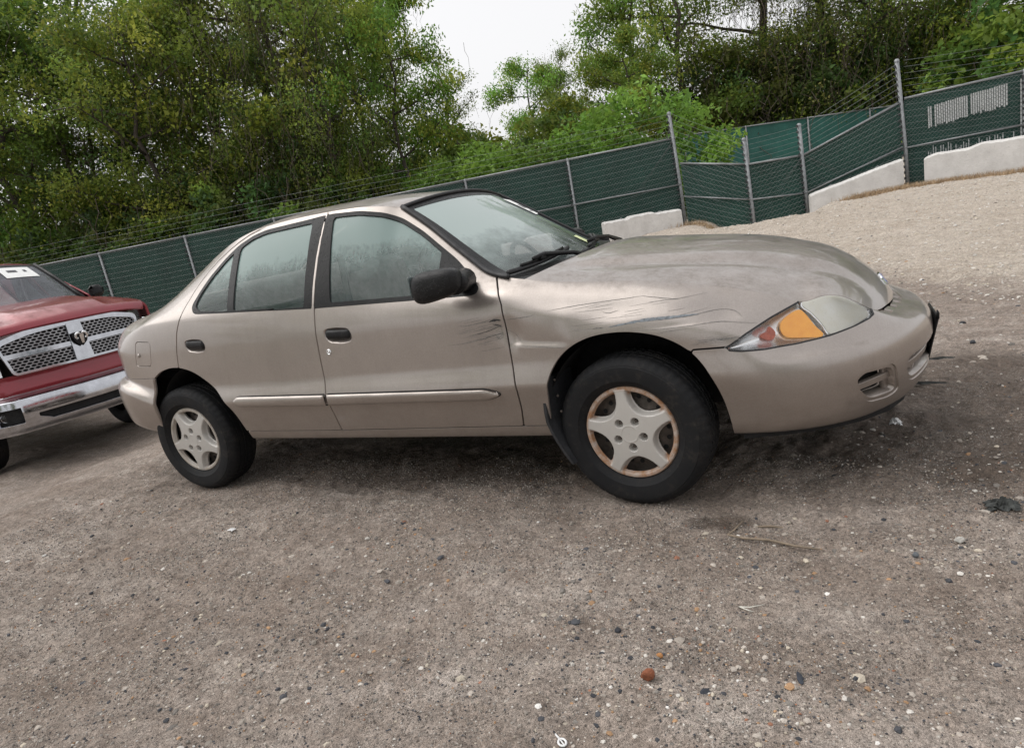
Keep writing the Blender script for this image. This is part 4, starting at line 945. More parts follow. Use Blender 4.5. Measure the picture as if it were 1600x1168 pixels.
FO = rpoly([(-1.4785, .9695, .004), (-.63, .932, .0), (-.598, .9365, .012), (-.592, .957, .014), (-.64, 1.005), (-.725, 1.084), (-.806, 1.146), (-.918, 1.233), (-1.026, 1.304), (-1.119, 1.348), (-1.244, 1.378), (-1.40, 1.391), (-1.443, 1.392, .004), (-1.462, 1.2, 0)], .03)
FGL = rpoly([(-1.384, .986, .008), (-.79, .960, .004), (-.805, 1.128, .01), (-.918, 1.215), (-1.026, 1.286), (-1.119, 1.330), (-1.244, 1.360), (-1.397, 1.373, .02)], .03)
RO = rpoly([(-1.498, .9705, .004), (-2.29, 1.023, .0), (-2.335, 1.028, .02), (-2.366, 1.07, .03), (-2.33, 1.14), (-2.282, 1.201), (-2.19, 1.275), (-2.087, 1.335), (-1.97, 1.370), (-1.865, 1.385), (-1.60, 1.388), (-1.451, 1.392, .004), (-1.478, 1.2, 0)], .03)
RGL = rpoly([(-1.545, .985, .008), (-2.026, 1.016, .006), (-2.056, 1.318, .02), (-1.97, 1.351), (-1.865, 1.366), (-1.527, 1.368, .02)], .03)
QGL = rpoly([(-2.070, 1.018, .006), (-2.29, 1.036, .01), (-2.338, 1.066, .03), (-2.315, 1.125), (-2.26, 1.190), (-2.17, 1.264), (-2.106, 1.302, .006)], .02)
GAP = .0043
car = empty('sedan', (0, 0, 0))
tag(car, 'beige metallic four-door sedan with scraped front wing and black door mirror', 'car')
def cutp(P, inside, holes=(), gap=GAP):
    f = sdf(inside, P.A[:, 0], P.A[:, 1])+gap
    for h, g in holes: f = np.maximum(f, -(sdf(h, P.A[:, 0], P.A[:, 1])-g))
    return P.clip(f)
def joinp(a, b):
    return Patch(np.concatenate([a.V, b.V]), np.concatenate([a.N, b.N]), np.concatenate([a.T, b.T+len(a.V)]), np.concatenate([a.A, b.A]))
def sides(P): return P
def make_side(P, mir):
    mm = (lambda p: p.mirror()) if mir else (lambda p: p)
    far = mir
    fd = mm(cutp(P, FD, [(FO, 0), (HFO, 0)])).build('front_door', M['paint'], car, .014)
    rd = mm(cutp(P, RD, [(RO, 0), (RARCH, 0), (HRO, 0)])).build('rear_door', M['paint'], car, .014)
    fe = mm(cutp(P, FEND, [(HL, .003), (FARCH, 0)])).build('front_fender', M['paint'], car, .016)
    qf = np.maximum(-(sdf(RD, P.A[:, 0], P.A[:, 1])-GAP), -sdf(RARCH, P.A[:, 0], P.A[:, 1]))
    X, Z = P.A[:, 0], P.A[:, 1]
    qf = np.maximum(qf, X+1.84); zline = .700+.0*X
    qf = np.maximum(qf, np.where(X < -2.6, .700-Z+.0013, .36-Z)); qf = np.maximum(qf, -(sdf(FUEL, X, Z)-GAP*1.15))
    tailf = np.maximum(np.maximum(X+3.235, .735-Z), Z-.93)          # tail lamp wraps the rear corner
    qf = np.maximum(qf, -(tailf-.003))
    qp = mm(P.clip(qf)).build('quarter_panel', M['paint'], car, .016)
    fl = mm(cutp(P, FUEL, (), 0).offset(-.0005)).build('fuel_door', M['paint'], qp, .008)
    c, n = onside(-2.872, .838, .002, P); sg = -1 if mir else 1
    MB().lathe([(.0005, .004), (.008, .003), (.012, 0)], 14, 'z', Matrix.Translation((c[0], c[1]*sg, c[2])) @ Vector((n[0], n[1]*sg, n[2])).to_track_quat('Z', 'Y').to_matrix().to_4x4()).build('fuel_door_latch', M['paint'], qp, True)
    mm(P.clip(tailf)).build('tail_light', M['tail'], car, .03)
    ro = np.maximum(np.maximum(sdf(ROCK, X, Z)+GAP, -sdf(RARCH, X, Z)), -sdf(FARCH, X, Z))
    mm(P.clip(ro).offset(-.004)).build('rocker_panel', M['paint'], car, .012)
    # glass, seals and pillar covers
    for (op, gl, door) in ((FO, [FGL], fd), (RO, [RGL, QGL], rd)):
        f = sdf(op, X, Z)
        for g in gl: f = np.maximum(f, -sdf(g, X, Z))
        mm(P.clip(f).offset(.001)).build('window_trim', M['trim'], door, .014)
        for g in gl:
            mm(P.clip(sdf(g, X, Z)-.004).offset(-.006)).build('window_glass', M['glass'], door)
    # rub strips
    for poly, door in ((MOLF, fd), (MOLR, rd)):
        q = P.clip(sdf(poly, X, Z)); dd = np.clip(-sdf(poly, q.A[:, 0], q.A[:, 1])/.017, 0, 1)
        q = Patch(q.V+q.N*(.012+.0065*np.sqrt(1-(1-dd)**2))[:, None], q.N, q.T, q.A)
        o = mm(q.renorm()).build('rub_strip', M['paint'], door, .026)
        ds = sdf(poly, X, Z); mm(P.clip(np.maximum(ds-.0062, -.001-ds)).offset(.0012)).build('strip_gap_shadow', M['rubber_seal'], door)  # dark band round the strip paints in its shadow line and gap
    # handles
    for poly, hx, hz, wx, door in ((HFO, -1.358, .833, .155, fd), (HRO, -2.357, .862, .150, rd)):
        q = P.clip(sdf(poly, X, Z)-.001); dd = np.clip(-sdf(poly, q.A[:, 0], q.A[:, 1])/.020, 0, 1)
        mm(Patch(q.V-q.N*(.001+.020*sstep(0, 1, dd))[:, None], q.N, q.T, q.A).renorm()).build('handle_recess', M['paint'], door)
        hp = rpoly([(hx-wx/2+.002, hz+.006), (hx-wx/2+.008, hz+.030), (hx+wx/2-.008, hz+.022), (hx+wx/2, hz-.004), (hx+wx/2-.008, hz-.022), (hx-wx/2+.010, hz-.014)], .020)
        q = P.clip(sdf(hp, X, Z)); dd = np.clip(-sdf(hp, q.A[:, 0], q.A[:, 1])/.012, 0, 1)
        mm(Patch(q.V+q.N*(-.004+.010*np.sqrt(1-(1-dd)**2))[:, None], q.N, q.T, q.A).renorm()).build('door_handle', M['plastic'], door, .016)
    c, n = onside(-1.431, .757, 0, P)
    Mx = Matrix.Translation((c[0], c[1]*sg, c[2])) @ Vector((n[0], n[1]*sg, n[2])).to_track_quat('Z', 'Y').to_matrix().to_4x4()
    MB().lathe([(.0005, .003), (.004, .0035), (.0045, .001), (.009, .001), (.0105, .004), (.0135, .003), (.0145, -.002)], 20, 'z', Mx).build('door_lock', M['chrome'], fd, True)
    # lamp: clear outer lens, bowl behind, amber and red pieces
    hl = mm(cutp(P, HL, (), .004).offset(-.002)).build('headlight', M['lens'], car)
    bowl = P.clip(sdf(HL, X, Z)-.006); dd = np.clip(-sdf(HL, bowl.A[:, 0], bowl.A[:, 1])/.05, 0, 1)
    mm(Patch(bowl.V-bowl.N*(.006+.024*np.sqrt(dd))[:, None], bowl.N, bowl.T, bowl.A).renorm()).build('lamp_bowl', M['facet'], hl)
    rim = P.clip(np.maximum(sdf(HL, X, Z)-.004, -(sdf(HL, X, Z)+.0035)))
    mm(rim.offset(-.0005)).build('lamp_gasket', M['rubber_seal'], hl)
    mm(P.clip(sdf(AMB, X, Z)).offset(-.013)).build('turn_signal', M['amber'], hl, .012)
    mm(P.clip(sdf(REDP, X, Z)).offset(-.016)).build('side_reflector', M['redref'], hl, .01)
    mm(P.clip(sdf(LAMP, X, Z)).offset(-.005)).build('main_beam_lens', M['haze_lens'], hl, .02)
    edge = np.abs(sdf(LAMP, X, Z))-.004
    mm(P.clip(np.maximum(edge, X-.735)).offset(-.008)).build('lamp_divider', M['facet'], hl, .006)
    lf = np.maximum(np.maximum(X-.62, -3.02-X), .33-Z)
    for h in (FO, RO, FARCH, RARCH, HL, HFO, HRO): lf = np.maximum(lf, -(sdf(h, X, Z)-.006))
    mm(P.clip(lf).offset(-.012)).build('seam_liner', M['dark'], car)
    return fd, rd, fe, qp, hl
MOLF = rpoly([(-1.483, .5045, .004), (-.60, .487, .02), (-.53, .510, .024), (-.60, .5345, .03), (-1.478, .5535, .004)], .01)
MOLR = rpoly([(-1.5015, .5025, .004), (-1.498, .5525, .004), (-2.10, .568, .02), (-2.137, .545, .022), (-2.10, .521, .02)], .01)
HFO = rpoly([(-1.443, .838), (-1.438, .868), (-1.37, .872), (-1.29, .862), (-1.272, .825), (-1.285, .796), (-1.34, .790), (-1.42, .802)], .022)
HRO = rpoly([(-2.438, .866), (-2.432, .894), (-2.36, .899), (-2.29, .888), (-2.272, .853), (-2.285, .826), (-2.34, .820), (-2.42, .832)], .022)
AMB = smooth_poly([(.6376, .7152), (.6574, .7015), (.6888, .6549), (.7168, .6153), (.6527, .6196), (.5988, .6302), (.5796, .6531), (.581, .6805), (.6025, .7008)], 4)
REDP = smooth_poly([(.5433, .6773), (.5626, .6529), (.5514, .6312), (.5183, .645), (.5188, .6584), (.5358, .6617)], 3)
LAMP = rpoly([(.6483, .7237), (.66, .78), (.79, .77), (.838, .705), (.872, .641), (.8158, .6235), (.7334, .6136), (.7093, .6581), (.6777, .6982)], .012)
fdR, rdR, feR, qpR, hlR = make_side(PR, False)
fdL, rdL, feL, qpL, hlL = make_side(PL, True)
def both(f, off=0.0, P=PR):
    a = P.clip(f).offset(off); return joinp(a, a.mirror())
X, Z = PL.A[:, 0], PL.A[:, 1]; Y = PL.V[:, 1]
# bumpers (one piece each, both halves)
fb = np.maximum(np.maximum(sdf(BUMP, X, Z)+GAP, -(sdf(HL, X, Z)-.002)), -sdf(FARCH, X, Z))
SLOT = np.maximum(np.maximum(.90-X, .594+.016*np.abs(Y)/.4-Z), np.abs(Y)-.43)
fb = np.maximum(np.maximum(np.maximum(fb, -sdf(FOG, X, Z)), -sdf(CEN, X, Z)), -SLOT)
bumper = both(fb, 0, PL).build('front_bumper', M['paint'], car, .02)
for sg in (1, -1):                                              # lower side openings with a bar across
    rim = PL.clip(np.maximum(sdf(FOG, X, Z)-.0, -sdf(FOGI, X, Z))).offset(-.006); rim = rim if sg == 1 else rim.mirror()
    rim.build('fog_surround', M['paint'], bumper, .055)
    bar = PL.clip(np.maximum(sdf(FOGI, X, Z)-.004, np.abs(Z-(.398+.10*(X-.82)))-.011)).offset(-.022); bar = bar if sg == 1 else bar.mirror()
    bar.build('opening_bar', M['paint'], bumper, .022)
    wall = PL.clip(np.maximum(sdf(FOGI, X, Z)-.004, .925-X)).offset(-.03); wall = wall if sg == 1 else wall.mirror()
    wall.build('opening_side_wall', M['paint'], bumper, .02)
    bk = PL.clip(sdf(FOGI, X, Z)-.006).offset(-.075); (bk if sg == 1 else bk.mirror()).build('opening_back', M['dark'], bumper)
rim = np.maximum(sdf(CEN, X, Z), -(sdf(CEN, X, Z)+.014)); both(rim, -.005, PL).build('lower_grille_surround', M['paint'], bumper, .05)
both(np.maximum(sdf(CEN, X, Z)-.003, np.abs(Z-.412)-.010), -.020, PL).build('lower_grille_bar', M['paint'], bumper, .02)
for k in (.10, .24, .36):
    for sg in (1, -1):
        q = PL.clip(np.maximum(sdf(CEN, X, Z)-.003, np.abs(np.abs(Y)-k)-.009)).offset(-.032); (q if sg == 1 else q.mirror()).build('lower_grille_fin', M['paint'], bumper, .03)
both(SLOT-.006, -.035, PL).build('upper_grille_back', M['dark'], bumper)
for k in (.055, .165, .275, .375):
    for sg in (1, -1):
        q = PL.clip(np.maximum(SLOT-.003, np.abs(np.abs(Y)-k)-.027)).offset(-.010); (q if sg == 1 else q.mirror()).build('upper_grille_tooth', M['paint'], bumper, .02)
rb = np.maximum(np.maximum(X+2.6, Z-.697), -sdf(RARCH, X, Z)); rbump = both(rb, 0, PL).build('rear_bumper', M['paint'], car, .02)
# black air dam below the front bumper
mb = MB(); ring = []
for ax, ay in [(.42, -.78), (.60, -.74), (.73, -.69), (.84, -.61), (.93, -.51), (.99, -.38), (1.03, -.2), (1.04, 0)]: ring.append((ax, ay))
ring = ring+[(a, -b) for a, b in ring[-2::-1]]
for k in range(len(ring)-1):
    (a, b), (c, d) = ring[k], ring[k+1]
    mb.add([(a, b, .33), (c, d, .33), (c*.985, d*.985, .252), (a*.985, b*.985, .252)], [(0, 1, 2, 3)])
mb.build('air_dam', M['dark'], car, True)
# ------------------------------------------------------------------ top panels: hood, windshield, roof, rear window, trunk lid
def top_patch(T, C, nu=120, nv=61, pz=2.3, px=2.0, extra=None):
    T = np.array(T, float); C = np.array(C, float)
    s = np.r_[0, np.cumsum(np.linalg.norm(np.diff(T, axis=0), axis=1)+np.linalg.norm(np.diff(C, axis=0), axis=1))]; s /= s[-1]
    u = np.linspace(0, 1, nu); t = akima(s, T, u); c = akima(s, C, u); v = np.linspace(-1, 1, nv); a = np.abs(v)
    G = np.zeros((nu, nv, 3))
    G[..., 1] = -t[:, 1:2]*v[None]
    G[..., 0] = c[:, :1]+(t[:, :1]-c[:, :1])*(a**px)[None]
    G[..., 2] = c[:, 2:]+(t[:, 2:]-c[:, 2:])*(a**pz)[None]
    if extra is not None: G[..., 2] += extra(G, u[:, None], v[None])
    return G
def top_obj(G):
    p = Patch.grid(G)
    if p.N[:, 2].mean() < 0: p = Patch(p.V, -p.N, p.T[:, ::-1])
    nu, nv = G.shape[:2]; U, W_ = np.meshgrid(np.linspace(0, 1, nu), np.linspace(-1, 1, nv), indexing='ij')
    p.A = np.stack([U.ravel(), W_.ravel()], 1); return p
HT = [t for a, t in ST if t[0] > -.40]
HT[0] = (-.392, -.7315, .963)
HCX = np.interp(np.linspace(0, 1, len(HT)), [0, 1], [0, 1])
hz = [(-.3, 1.004), (-.1, .990), (.074, .968), (.311, .940), (.49, .909), (.619, .873), (.743, .826), (.822, .784), (.899, .726), (.955, .666), (.985, .606)]
hcx = [-.275, -.16, -.02, .10, .27, .43, .545, .62, .70, .765, .82, .880, .942, .985]
HC = [(x, 0, it(hz, x)) for x in hcx]
def hood_extra(G, u, v):
    y = np.abs(G[..., 1]); x = G[..., 0]; yr = .50-.20*np.clip((x+.3)/1.2, 0, 1)
    fade = sstep(0, .10, u)*(1-sstep(.66, .92, u))
    return fade*(.013*(1-sstep(-.035, .045, y-yr))-.006*np.exp(-((y-yr-.06)/.05)**2))
HT2 = [(t[0]-.0015, t[1]+.0035*(1 if abs(t[1]) > .05 else 0), t[2]) for t in HT]
GH = smooth_grid(top_patch(HT2, HC, 170, 121, 2.15, 2.0, hood_extra), 3, 0)
hood = top_obj(GH).build('hood', M['paint'], car, .02)
AP = [t for a, t in ST if -1.06 < t[0] < -.455][::-1]
WC = [(-.315, 0, .958), (-.36, 0, .984), (-.43, 0, 1.028), (-.57, 0, 1.122), (-.74, 0, 1.236), (-1.0, 0, 1.398)]
GW = top_patch(AP, WC, 90, 71, 2.0, 2.0)
WP = top_obj(GW)
fv = np.abs(WP.A[:, 1]); fu = WP.A[:, 0]
gl = np.maximum(np.maximum(fv-(.905+.03*fu), .085-fu), fu-.945)
wsh = WP.clip(gl).offset(-.002).build('windshield', M['wglass'], car)
WP.clip(-gl).offset(.0005).build('windshield_trim', M['trim'], wsh, .012)
mb = MB()                                                        # raised rubber edge along pillar and header
pts = [Vector(p)+Vector((0, -.004, .006)) for p in akima(np.arange(len(AP)), np.array(AP), np.linspace(0, len(AP)-1, 40))]
mb.tube(pts, .011, 8); mb.tube([Vector((p.x, -p.y, p.z)) for p in pts], .011, 8)
hd = [Vector(GW[-1, k])+Vector((.004, 0, .004)) for k in range(GW.shape[1])]; mb.tube(hd, .009, 8)
mb.build('windshield_edge', M['rubber_seal'], wsh, True)
RT = [t for a, t in ST if -2.11 < t[0] < -1.04][::-1]
RC = [(-1.0, 0, 1.398), (-1.13, 0, 1.422), (-1.28, 0, 1.440), (-1.5, 0, 1.455), (-1.7, 0, 1.460), (-1.95, 0, 1.453), (-2.2, 0, 1.425)]
roof = top_obj(top_patch(RT, RC, 90, 81, 2.9, 2.0)).build('roof', M['paint'], car, .02)
BT = [t for a, t in ST if -2.77 < t[0] < -2.09][::-1]
BC = [(-2.2, 0, 1.425), (-2.36, 0, 1.360), (-2.50, 0, 1.293), (-2.64, 0, 1.222), (-2.80, 0, 1.140), (-2.92, 0, 1.088)]
BP = top_obj(top_patch(BT, BC, 60, 61, 2.2, 2.0)); bv = np.abs(BP.A[:, 1]); bu = BP.A[:, 0]
bgl = np.maximum(np.maximum(bv-.86, .06-bu), bu-.95)
rwin = BP.clip(bgl).build('rear_window', M['rglass'], car)
BP.clip(-bgl).build('rear_window_surround', M['paint'], rwin, .012)
TT = [t for a, t in ST if t[0] < -2.75][::-1]
TC = [(-2.92, 0, 1.088), (-2.98, 0, 1.080), (-3.05, 0, 1.072), (-3.12, 0, 1.062), (-3.20, 0, 1.050), (-3.28, 0, 1.034), (-3.34, 0, 1.018), (-3.39, 0, 1.000), (-3.42, 0, .985)]
trunk = top_obj(top_patch(TT, TC, 70, 61, 2.3, 2.0)).build('trunk_lid', M['paint'], car, .02)
# cowl plate under the wipers
mb = MB(); cw = []
for v in np.linspace(-1, 1, 25):
    a = abs(v); cw.append(((-.292+(-.445+.292)*a**2, .735*v, .957+(.972-.957)*a**2), (-.262+(-.385+.262)*a**2, .73*v, .955+(.948-.955)*a**2)))
mb.add([p for q in cw for p in q], [(2*i, 2*i+1, 2*i+3, 2*i+2) for i in range(24)])
mb.build('cowl_panel', M['plastic'], car, True)
# bow-tie badge on the hood's nose
i0, j0 = np.unravel_index(np.argmin((GH[..., 0]-.946)**2+(GH[..., 1])**2), GH.shape[:2]); bp = Vector(GH[i0, j0]); bn = Vector(np.cross(GH[i0+1, j0]-GH[i0-1, j0], GH[i0, j0+1]-GH[i0, j0-1])).normalized()
if bn.z < 0: bn = -bn
ey = Vector((0, 1, 0)); ez = bn.cross(ey).normalized(); ez = ez if ez.z > 0 else -ez
BM = Matrix(((ey.x, ez.x, bn.x, bp.x), (ey.y, ez.y, bn.y, bp.y), (ey.z, ez.z, bn.z, bp.z), (0, 0, 0, 1)))
def bow(k, g=0):
    w, h, a, b = .072*k+g, .014*k+g, .026*k+g, .028*k+g; s = .010*k
    return [(-w+s, h), (-a+s*.4, h), (-a+s, b), (a+s, b), (a+s*.4, h), (w, h), (w-s, -h), (a-s*.4, -h), (a-s, -b), (-a-s, -b), (-a-s*.4, -h), (-w, -h)]
badge = MB().prism(bow(1.0), BM @ Matrix.Translation((0, 0, -.003)), .008).build('bow_tie_badge', M['chrome'], hood)
M['badge_blue'] = simple('badge_blue', (.02, .07, .30), .25, var=.05, coat=.5)
MB().prism(bow(1.0, -.0055), BM @ Matrix.Translation((0, 0, .0048)), .0015).build('badge_fill', M['badge_blue'], badge)
# ------------------------------------------------------------------ scrapes on wing and door
def ribbon(mb, pts, w, off=.0012, taper=True, wob=.0):
    P = np.array(pts, float); s = np.r_[0, np.cumsum(np.linalg.norm(np.diff(P, axis=0), axis=1))]; n = max(6, int(s[-1]/.008))
    Q = akima(s, P, np.linspace(0, s[-1], n)) if len(P) > 2 else np.stack([np.interp(np.linspace(0, s[-1], n), s, P[:, i]) for i in (0, 1)], 1)
    V = []
    for i, (x, z) in enumerate(Q):
        t = i/(n-1); k = .68*w*(math.sin(math.pi*min(1, max(0, t)))**.6 if taper else 1)*(1-.45*random.random())+.0003
        zz = z+random.uniform(-wob, wob)
        a, _ = onside(x, zz-k/2, off); b, _ = onside(x, zz+k/2, off); V += [a, b]
    mb.add(V, [(2*i, 2*i+2, 2*i+3, 2*i+1) for i in range(n-1)])
SCR_F = [([(-.0976, .7484), (-.0433, .747)], .006), ([(.0457, .7256), (.1833, .7212), (.28, .7219), (.3648, .7207), (.4594, .7022), (.5, .692)], .0022),
         ([(-.2851, .8333), (-.1595, .8392), (-.006, .8419), (.1115, .8429)], .0022), ([(.10, .843), (.17, .828), (.2384, .8134)], .002), ([(-.4671, .8176), (-.4046, .8195), (-.3524, .822), (-.3349, .8278)], .004),
         ([(-.4062, .7039), (-.3371, .6963), (-.2201, .6815)], .0028), ([(-.465, .7772), (-.4257, .7457), (-.4085, .7161), (-.4062, .7039)], .003), ([(-.0576, .8094), (-.0343, .7982), (-.0116, .7992), (.0108, .8035)], .002),
         ([(.1533, .7051), (.2106, .7114), (.2659, .7122)], .002), ([(.2673, .6522), (.3423, .6582), (.4393, .6574)], .002), ([(.30, .755), (.38, .757), (.42, .748)], .0014), ([(.405, .752), (.43, .742), (.45, .722)], .002)]
mb = MB()
for p, w_ in SCR_F: ribbon(mb, p, w_, wob=.0006)
for k in range(20):
    x0 = random.uniform(-.30, .22); z0 = random.uniform(.745, .835); L_ = random.uniform(.03, .16); sl = random.uniform(-.02, .09)
    ribbon(mb, [(x0, z0), (x0+L_/2, z0+sl*L_/2), (x0+L_, z0+sl*L_)], random.uniform(.0005, .0011))
for k in range(24):
    x0 = random.uniform(.25, .42); z0 = random.uniform(.648, .675); L_ = random.uniform(.02, .09)
    ribbon(mb, [(x0, z0), (x0+L_, z0+random.uniform(-.006, .006))], random.uniform(.0006, .0013))
tag(mb.build('scrape_marks', M['scratch'], feR, True), kind='stuff')
M['blue_scrape'] = simple('blue_grey_scrape', (.17, .19, .21), .6, var=.5, scale=90); mb = MB()
ribbon(mb, [(-.03, .7475), (.0256, .7532), (.1141, .7594), (.2126, .7581), (.3063, .7546)], .017, .0014, wob=.0006); mb.build('long_scrape', M['blue_scrape'], feR, True)
mb = MB()
for p, w_ in [([(-.7017, .8135), (-.606, .8148), (-.5227, .8271), (-.488, .832)], .003), ([(-.6507, .7669), (-.5545, .7791), (-.4877, .7986)], .005), ([(-.7666, .7344), (-.644, .7401), (-.5355, .7568), (-.4884, .763)], .0035),
              ([(-.5357, .8183), (-.51, .8195), (-.4898, .819)], .013), ([(-.6052, .695), (-.4871, .7067)], .0022), ([(-.877, .7488), (-.869, .7264)], .002), ([(-.60, .79), (-.55, .795), (-.50, .80)], .003)]: ribbon(mb, p, w_, wob=.0008)
for k in range(26):
    x0 = random.uniform(-.72, -.55); z0 = random.uniform(.72, .83); L_ = random.uniform(.03, .15)
    ribbon(mb, [(x0, z0), (min(x0+L_, -.486), z0+.10*L_)], random.uniform(.0006, .0016))
for k in range(16):
    z0 = random.uniform(.735, .825); x0 = random.uniform(-.53, -.49); ribbon(mb, [(x0, z0), (min(-.484, x0+.02), z0+random.uniform(-.02, .02))], random.uniform(.001, .004))
tag(mb.build('scrape_marks', M['scratch'], fdR, True), kind='stuff')
M['gouge'] = simple('torn_paint', (.035, .034, .034), .7, var=.5, scale=120); mb = MB()
for p, w_ in [([(-.545, .815), (-.52, .821), (-.486, .819)], .016), ([(-.53, .806), (-.505, .800), (-.487, .795)], .006), ([(-.496, .80), (-.490, .775), (-.487, .745)], .005), ([(-.62, .770), (-.55, .780), (-.487, .797)], .004), ([(-.60, .742), (-.535, .757), (-.487, .764)], .003)]: ribbon(mb, p, w_, .0016, wob=.0012)
tag(mb.build('gouge_marks', M['gouge'], fdR, True), kind='stuff')
# ------------------------------------------------------------------ wheels
TR, RIMR = .305, .203
def tyre_mesh(parent):
    half = .098
    prof = [(.195, half-.022), (.203, half-.012), (.212, half-.004), (.222, half+.0015), (.224, half+.0045), (.240, half+.006), (.262, half+.0085), (.280, half+.0065), (.283, half+.0035), (.286, half+.0035), (.297, half-.004), (.305, half-.014), (.3125, half-.022), (.3150, half-.034),
            (.3165, half-.050), (.3085, half-.052), (.3085, half-.058), (.3165, half-.060), (.317, half-.082), (.309, half-.084), (.309, half-.092), (.317, half-.094)]
    full = prof+[(r, -h) for r, h in prof[::-1]]; n = len(prof); N_ = 216
    def mod(k, i):
        kk = k if k < n else 2*n-1-k
        if kk in (10, 11, 12): return -.003 if (i % 4 == 0) else 0
        if kk in (13, 14, 17, 18): return -.004 if ((i+kk) % 4 == 1) else 0
        return 0
    return MB().lathe([(r, -h) for r, h in full], N_, 'y', None, mod).build('tyre', M['tyre'], parent, angle=38)
def star_poly(ph):
    out = []
    for k in range(5):
        a = ph+k*72
        ca, sa = math.cos(R(a)), math.sin(R(a)); e = lambda r, t: (r*ca-t*sa, r*sa+t*ca)
        out += [e(.182, -.022), e(.184, .022)]
        b = R(a+36); P0 = np.array(e(.184, .022)); a2 = R(a+72); P2 = np.array((.182*math.cos(a2)+.022*math.sin(a2), .182*math.sin(a2)-.022*math.cos(a2)))
        m = np.array((math.cos(b), math.sin(b)))
        for t in np.linspace(.08, .92, 11):
            c = m*.008; q = (1-t)**3*P0+3*(1-t)**2*t*(P0*.42+c*.75)+3*(1-t)*t*t*(P2*.42+c*.75)+t**3*P2; out.append(tuple(q))
    return out
def cap_mesh(parent, ph, mat, grime):
    r = np.r_[np.linspace(.004, .16, 62), np.linspace(.162, RIMR, 26)]; th = np.linspace(0, 2*np.pi, 241)
    RR, TH = np.meshgrid(r, th, indexing='ij'); X_, Z_ = RR*np.cos(TH), RR*np.sin(TH)
    sp = star_poly(ph); d = sdf(sp, X_, Z_)
    h = .020+.010*np.cos(np.clip(RR/.19, 0, 1)*np.pi/2)-.006*sstep(-.02, 0, d)*0
    h = h-.030*sstep(-.001, .012, d)
    ringh = .002+.016*sstep(.170, .180, RR)-.020*sstep(.190, RIMR, RR); ringh = np.where(RR > .168, ringh, -.03)
    h = np.where(RR > .168, np.maximum(h, ringh), h)
    lug = np.zeros_like(RR)+1
    for k in range(5):
        a = R(ph+36+72*k); dl = np.hypot(X_-.058*np.cos(a), Z_-.058*np.sin(a)); h = h-.022*(1-sstep(.0145, .0175, dl)); lug = np.minimum(lug, dl)
    h = h+.0018*(1-sstep(.0005, .002, np.abs(RR-.034)))
    G = np.stack([X_, -h, Z_], 2); p = Patch.grid(G)
    if p.N[:, 1].mean() > 0: p = Patch(p.V, -p.N, p.T[:, ::-1])
    p.A = np.stack([d.ravel(), RR.ravel()], 1)
    f = -np.maximum(-(p.A[:, 0]-.0125), p.A[:, 1]-.171); f = np.where((p.A[:, 0] < .0125) | (p.A[:, 1] > .171), -np.minimum(np.abs(p.A[:, 0]-.0125), 9)*np.where(p.A[:, 0] < .0125, 1, 0)-np.maximum(p.A[:, 1]-.171, 0)-1e-4, np.minimum(p.A[:, 0]-.0125, .171-p.A[:, 1]))
    p = p.clip(f)
    o = p.build('wheel_cover', mat, parent, .024)
    me = o.data; V = np.zeros(len(me.vertices)*3); me.vertices.foreach_get('co', V); V = V.reshape(-1, 3); rr = np.hypot(V[:, 0], V[:, 2])
    at = me.attributes.new('grime', 'FLOAT', 'POINT'); dd = sdf(sp, V[:, 0], V[:, 2]); an = np.degrees(np.arctan2(V[:, 2], V[:, 0]))
    g = grime*(sstep(.150, .168, rr)*sstep(.0, .010, dd)*1.0+.55*sstep(.172, .19, rr))+.5*grime*sstep(.004, .016, dd)*sstep(.12, .17, rr)
    at.data.foreach_set('value', np.clip(g, 0, 1))
    mbk = MB().lathe([(.001, .002), (.10, .0), (.15, .012), (.172, .022), (.200, .012)], 60, 'y'); bk = mbk.build('steel_rim', M['steel'], parent, True)
    mh = MB()
    for k in range(20):
        a = R(18*k+4); mh.lathe([(.0005, 0), (.0095, 0)], 12, 'y', Matrix.Translation((.142*math.cos(a), .0045, .142*math.sin(a))))
    tag(mh.build('vent_hole', M['dark'], parent, True), kind='stuff')
    for k in range(5):
        a = R(ph+36+72*k); MB().lathe([(.0005, -.016), (.0075, -.016), (.009, -.012), (.009, .0)], 6, 'y', Matrix.Translation((.058*math.cos(a), 0, .058*math.sin(a)))).build('lug_nut', M['steel'], parent, False)
    tie = [(x*.24, y*.24) for x, y in bow(1)]
    MB().prism(tie, Matrix.Translation((0, -.0255, 0)) @ Matrix.Rotation(R(90), 4, 'X') @ Matrix.Rotation(R(25), 4, 'Z'), .003).build('cap_emblem', mat, parent)
def wheel(x, y, ph, mat, grime, steer=0, flip=False):
    w = empty('wheel', (x, y, TR)); w.parent = car
    tyre_mesh(w); cap_mesh(w, ph, mat, grime)
    for ch in w.children:
        if ch.name.startswith(('wheel_cover', 'lug_nut', 'cap_emblem')): ch.location.y = -.066
        if ch.name.startswith(('steel_rim', 'vent_hole')): ch.location.y = -.034
    w.rotation_euler = (0, 0, steer+(math.pi if flip else 0)); return w
wheel(0, -.742, 97, M['cap_f'], 1.0, R(-6)); wheel(-2.644, -.700, 122, M['cap_r'], .55)
wheel(0, .742, 30, M['cap_f'], .7, R(-6), True); wheel(-2.644, .700, 60, M['cap_r'], .5, 0, True)
